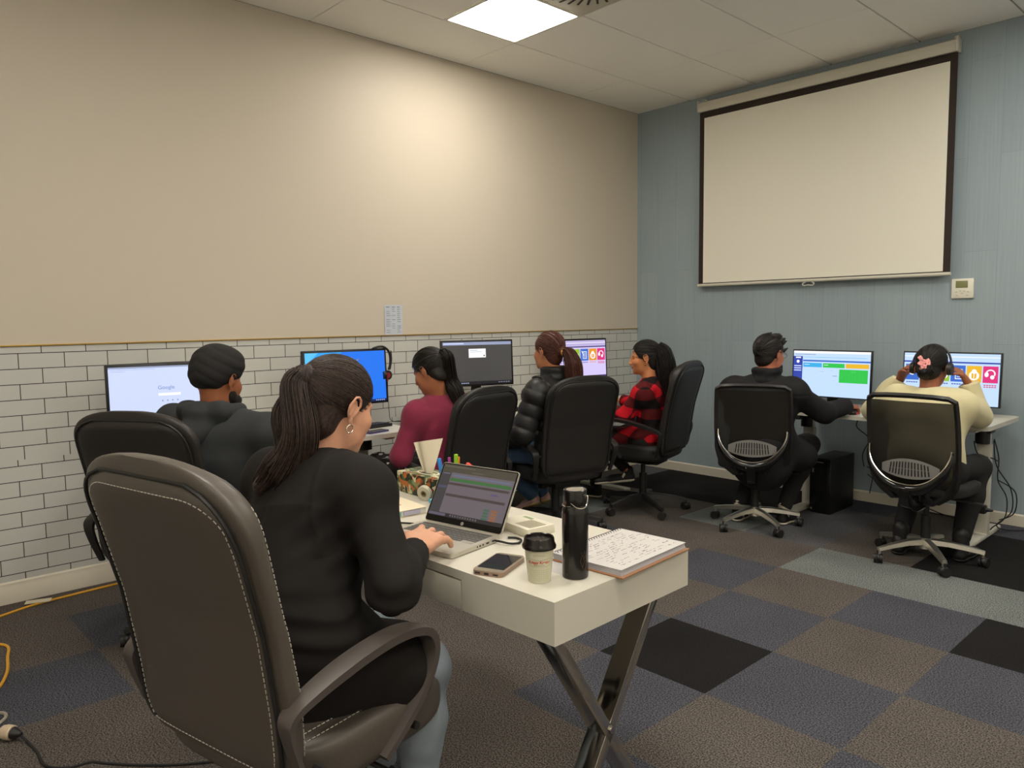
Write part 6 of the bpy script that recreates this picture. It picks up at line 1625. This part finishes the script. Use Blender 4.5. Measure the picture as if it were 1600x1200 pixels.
# --- woman in the cream jacket with headphones ------------------------------------------
def woman_cream():
    loc = (2.88, -1.1, 0); f = (-.06, .998, 0)
    J = dict(pelvis=(2.88, -1.16, .53), waist=(2.875, -1.15, .64), chest=(2.868, -1.1, .78), neck=(2.858, -1.045, .915), shL=(2.69, -1.08, .865), shR=(3.03, -1.05, .865),
             elL=(2.50, -.90, .795), wrL=(2.645, -.88, .985), elR=(3.05, -.83, .795), wrR=(3.0, -.86, .975), hipL=(2.78, -1.15, .52), hipR=(2.98, -1.15, .52),
             knL=(2.74, -.78, .50), knR=(3.05, -.82, .50), anL=(2.76, -1.12, .12), anR=(3.04, -1.02, .12), toL=(2.72, -.97, .05), toR=(3.06, -.87, .05))
    sk = skin_mat('skin_deep', (150, 92, 66)); head = (2.848, -.985, 1.07)
    body, inv, R, Pt = start('woman in a cream jacket holding headphones to her ears, flower in hair', loc, J, f, sk, head, (-.03, .97, -.25),
        hands=[((2.645, -.88, .985), (.32, -.5, .72), (.75, -.1, -.45), 1, .92, (.5, .55, .35)), ((3.0, -.86, .975), (-.3, -.5, .75), (-.75, -.1, -.45), -1, .92, (.5, .55, .35))], h=.0055, hs=.97, wide=.9)
    m_cr = mat('cream_fleece', (206, 196, 154), rough=.95, sheen=.2, noise=(25, .08), bump=(300, .25, .0015))
    S = Sdf(); torso(S, J, f, .022, .98, .055); arms(S, J, .022, .035, cuff=True)
    S.cone((2.88, -1.15, .58), (2.885, -1.14, .52), .175, .18, .05, (unit(f), .8), [((0, 0, .50), (0, 0, -1))])
    S.cone(A3(J['neck']), Pt(0, -.015, -.055), .048, .052, .01, None, None, '-')
    top = S.mesh('jacket', .006, m_cr, body, disp=folds(.009, .85, 14), inv=inv)
    S = Sdf(); collar_ring(S, A3(J['neck']) + A3((0, .008, .005)), f, unit(A3(head) - A3(J['neck'])), .066, .068, .012, .028, .015, .4, 2 * PI - .4, 16, 0); S.mesh('collar', .0055, m_cr, top, inv=inv)
    S = Sdf(); legs(S, J, .01, hem=True); S.cone(J['hipL'], J['hipR'], .1, .1, .05); S.mesh('trousers', .007, mat('black_trousers'), body, inv=inv)
    for q in 'LR':
        a, t_ = A3(J['an' + q]), A3(J['to' + q]); shoe(body, inv, (a[0], a[1] - .055, .0), (t_[0], t_[1] + .06, .0), (0, 0, 1), m_blackp, m_blackp, 'boot')
        S = Sdf(); S.cone(a + A3((0, 0, -.06)), a + A3((0, .0, .03)), .042, .044, .01); S.mesh('boot_shaft', .006, m_blackp, body, inv=inv)
    hm = hair_mat('hair_black'if False else 'hair_sleek', (16, 13, 12), (38, 32, 28)); tie = (.0, -.112, -.012)
    make_hair(body, inv, head, R, hm, tie, [Pt(0, -.105, -.02), Pt(0, -.118, -.05), Pt(.0, -.1, -.075)], [.036, .042, .024], s=.97, nst=420, ntail=90, rad=.0016, seed=11, wave=.006)
    b = MB(); rn = random.Random(6); Rr = Matrix(R.tolist())
    for i, (x, z) in enumerate(((-.022, .028), (-.012, .012), (.004, .006), (.02, .012), (.024, -.004), (-.004, -.014), (-.01, -.03), (.008, -.024), (-.02, -.004))):
        for k in range(4):
            a = k * PI / 2 + i; b.sph(V(Pt(x + .007 * math.cos(a), -.152 + rn.uniform(-.004, .004), z - .002 + .007 * math.sin(a))), .0068, 8, (1, .5, 1), Rr)
    small('flower_clip', b, mat('flower_pink', (242, 164, 160), rough=.7), body, loc)
    return body, R, Pt
_, R, Pt = woman_cream()
# headphones worn by her: a thing of its own
c0 = V(Pt(0, 0, 0))
t = thing('headphones', 'black over-ear headphones worn by the woman in the cream jacket', 'headphones', c0)
def hp(x, y, z): return V(Pt(x, y, z)) - c0
b = MB(); b.tube([hp(.102 * math.cos(a), -.01, .012 + .122 * math.sin(a)) for a in [PI * i / 24 for i in range(25)]], [.006] * 25, 10); b.build('headband', m_blackp, t)
for sx in (-1, 1):
    b = MB(); b.cyl(hp(sx * .088, -.006, -.008), hp(sx * .11, -.006, -.008), .036, .032, n=24); b.build('ear_cup', m_blackp, t)
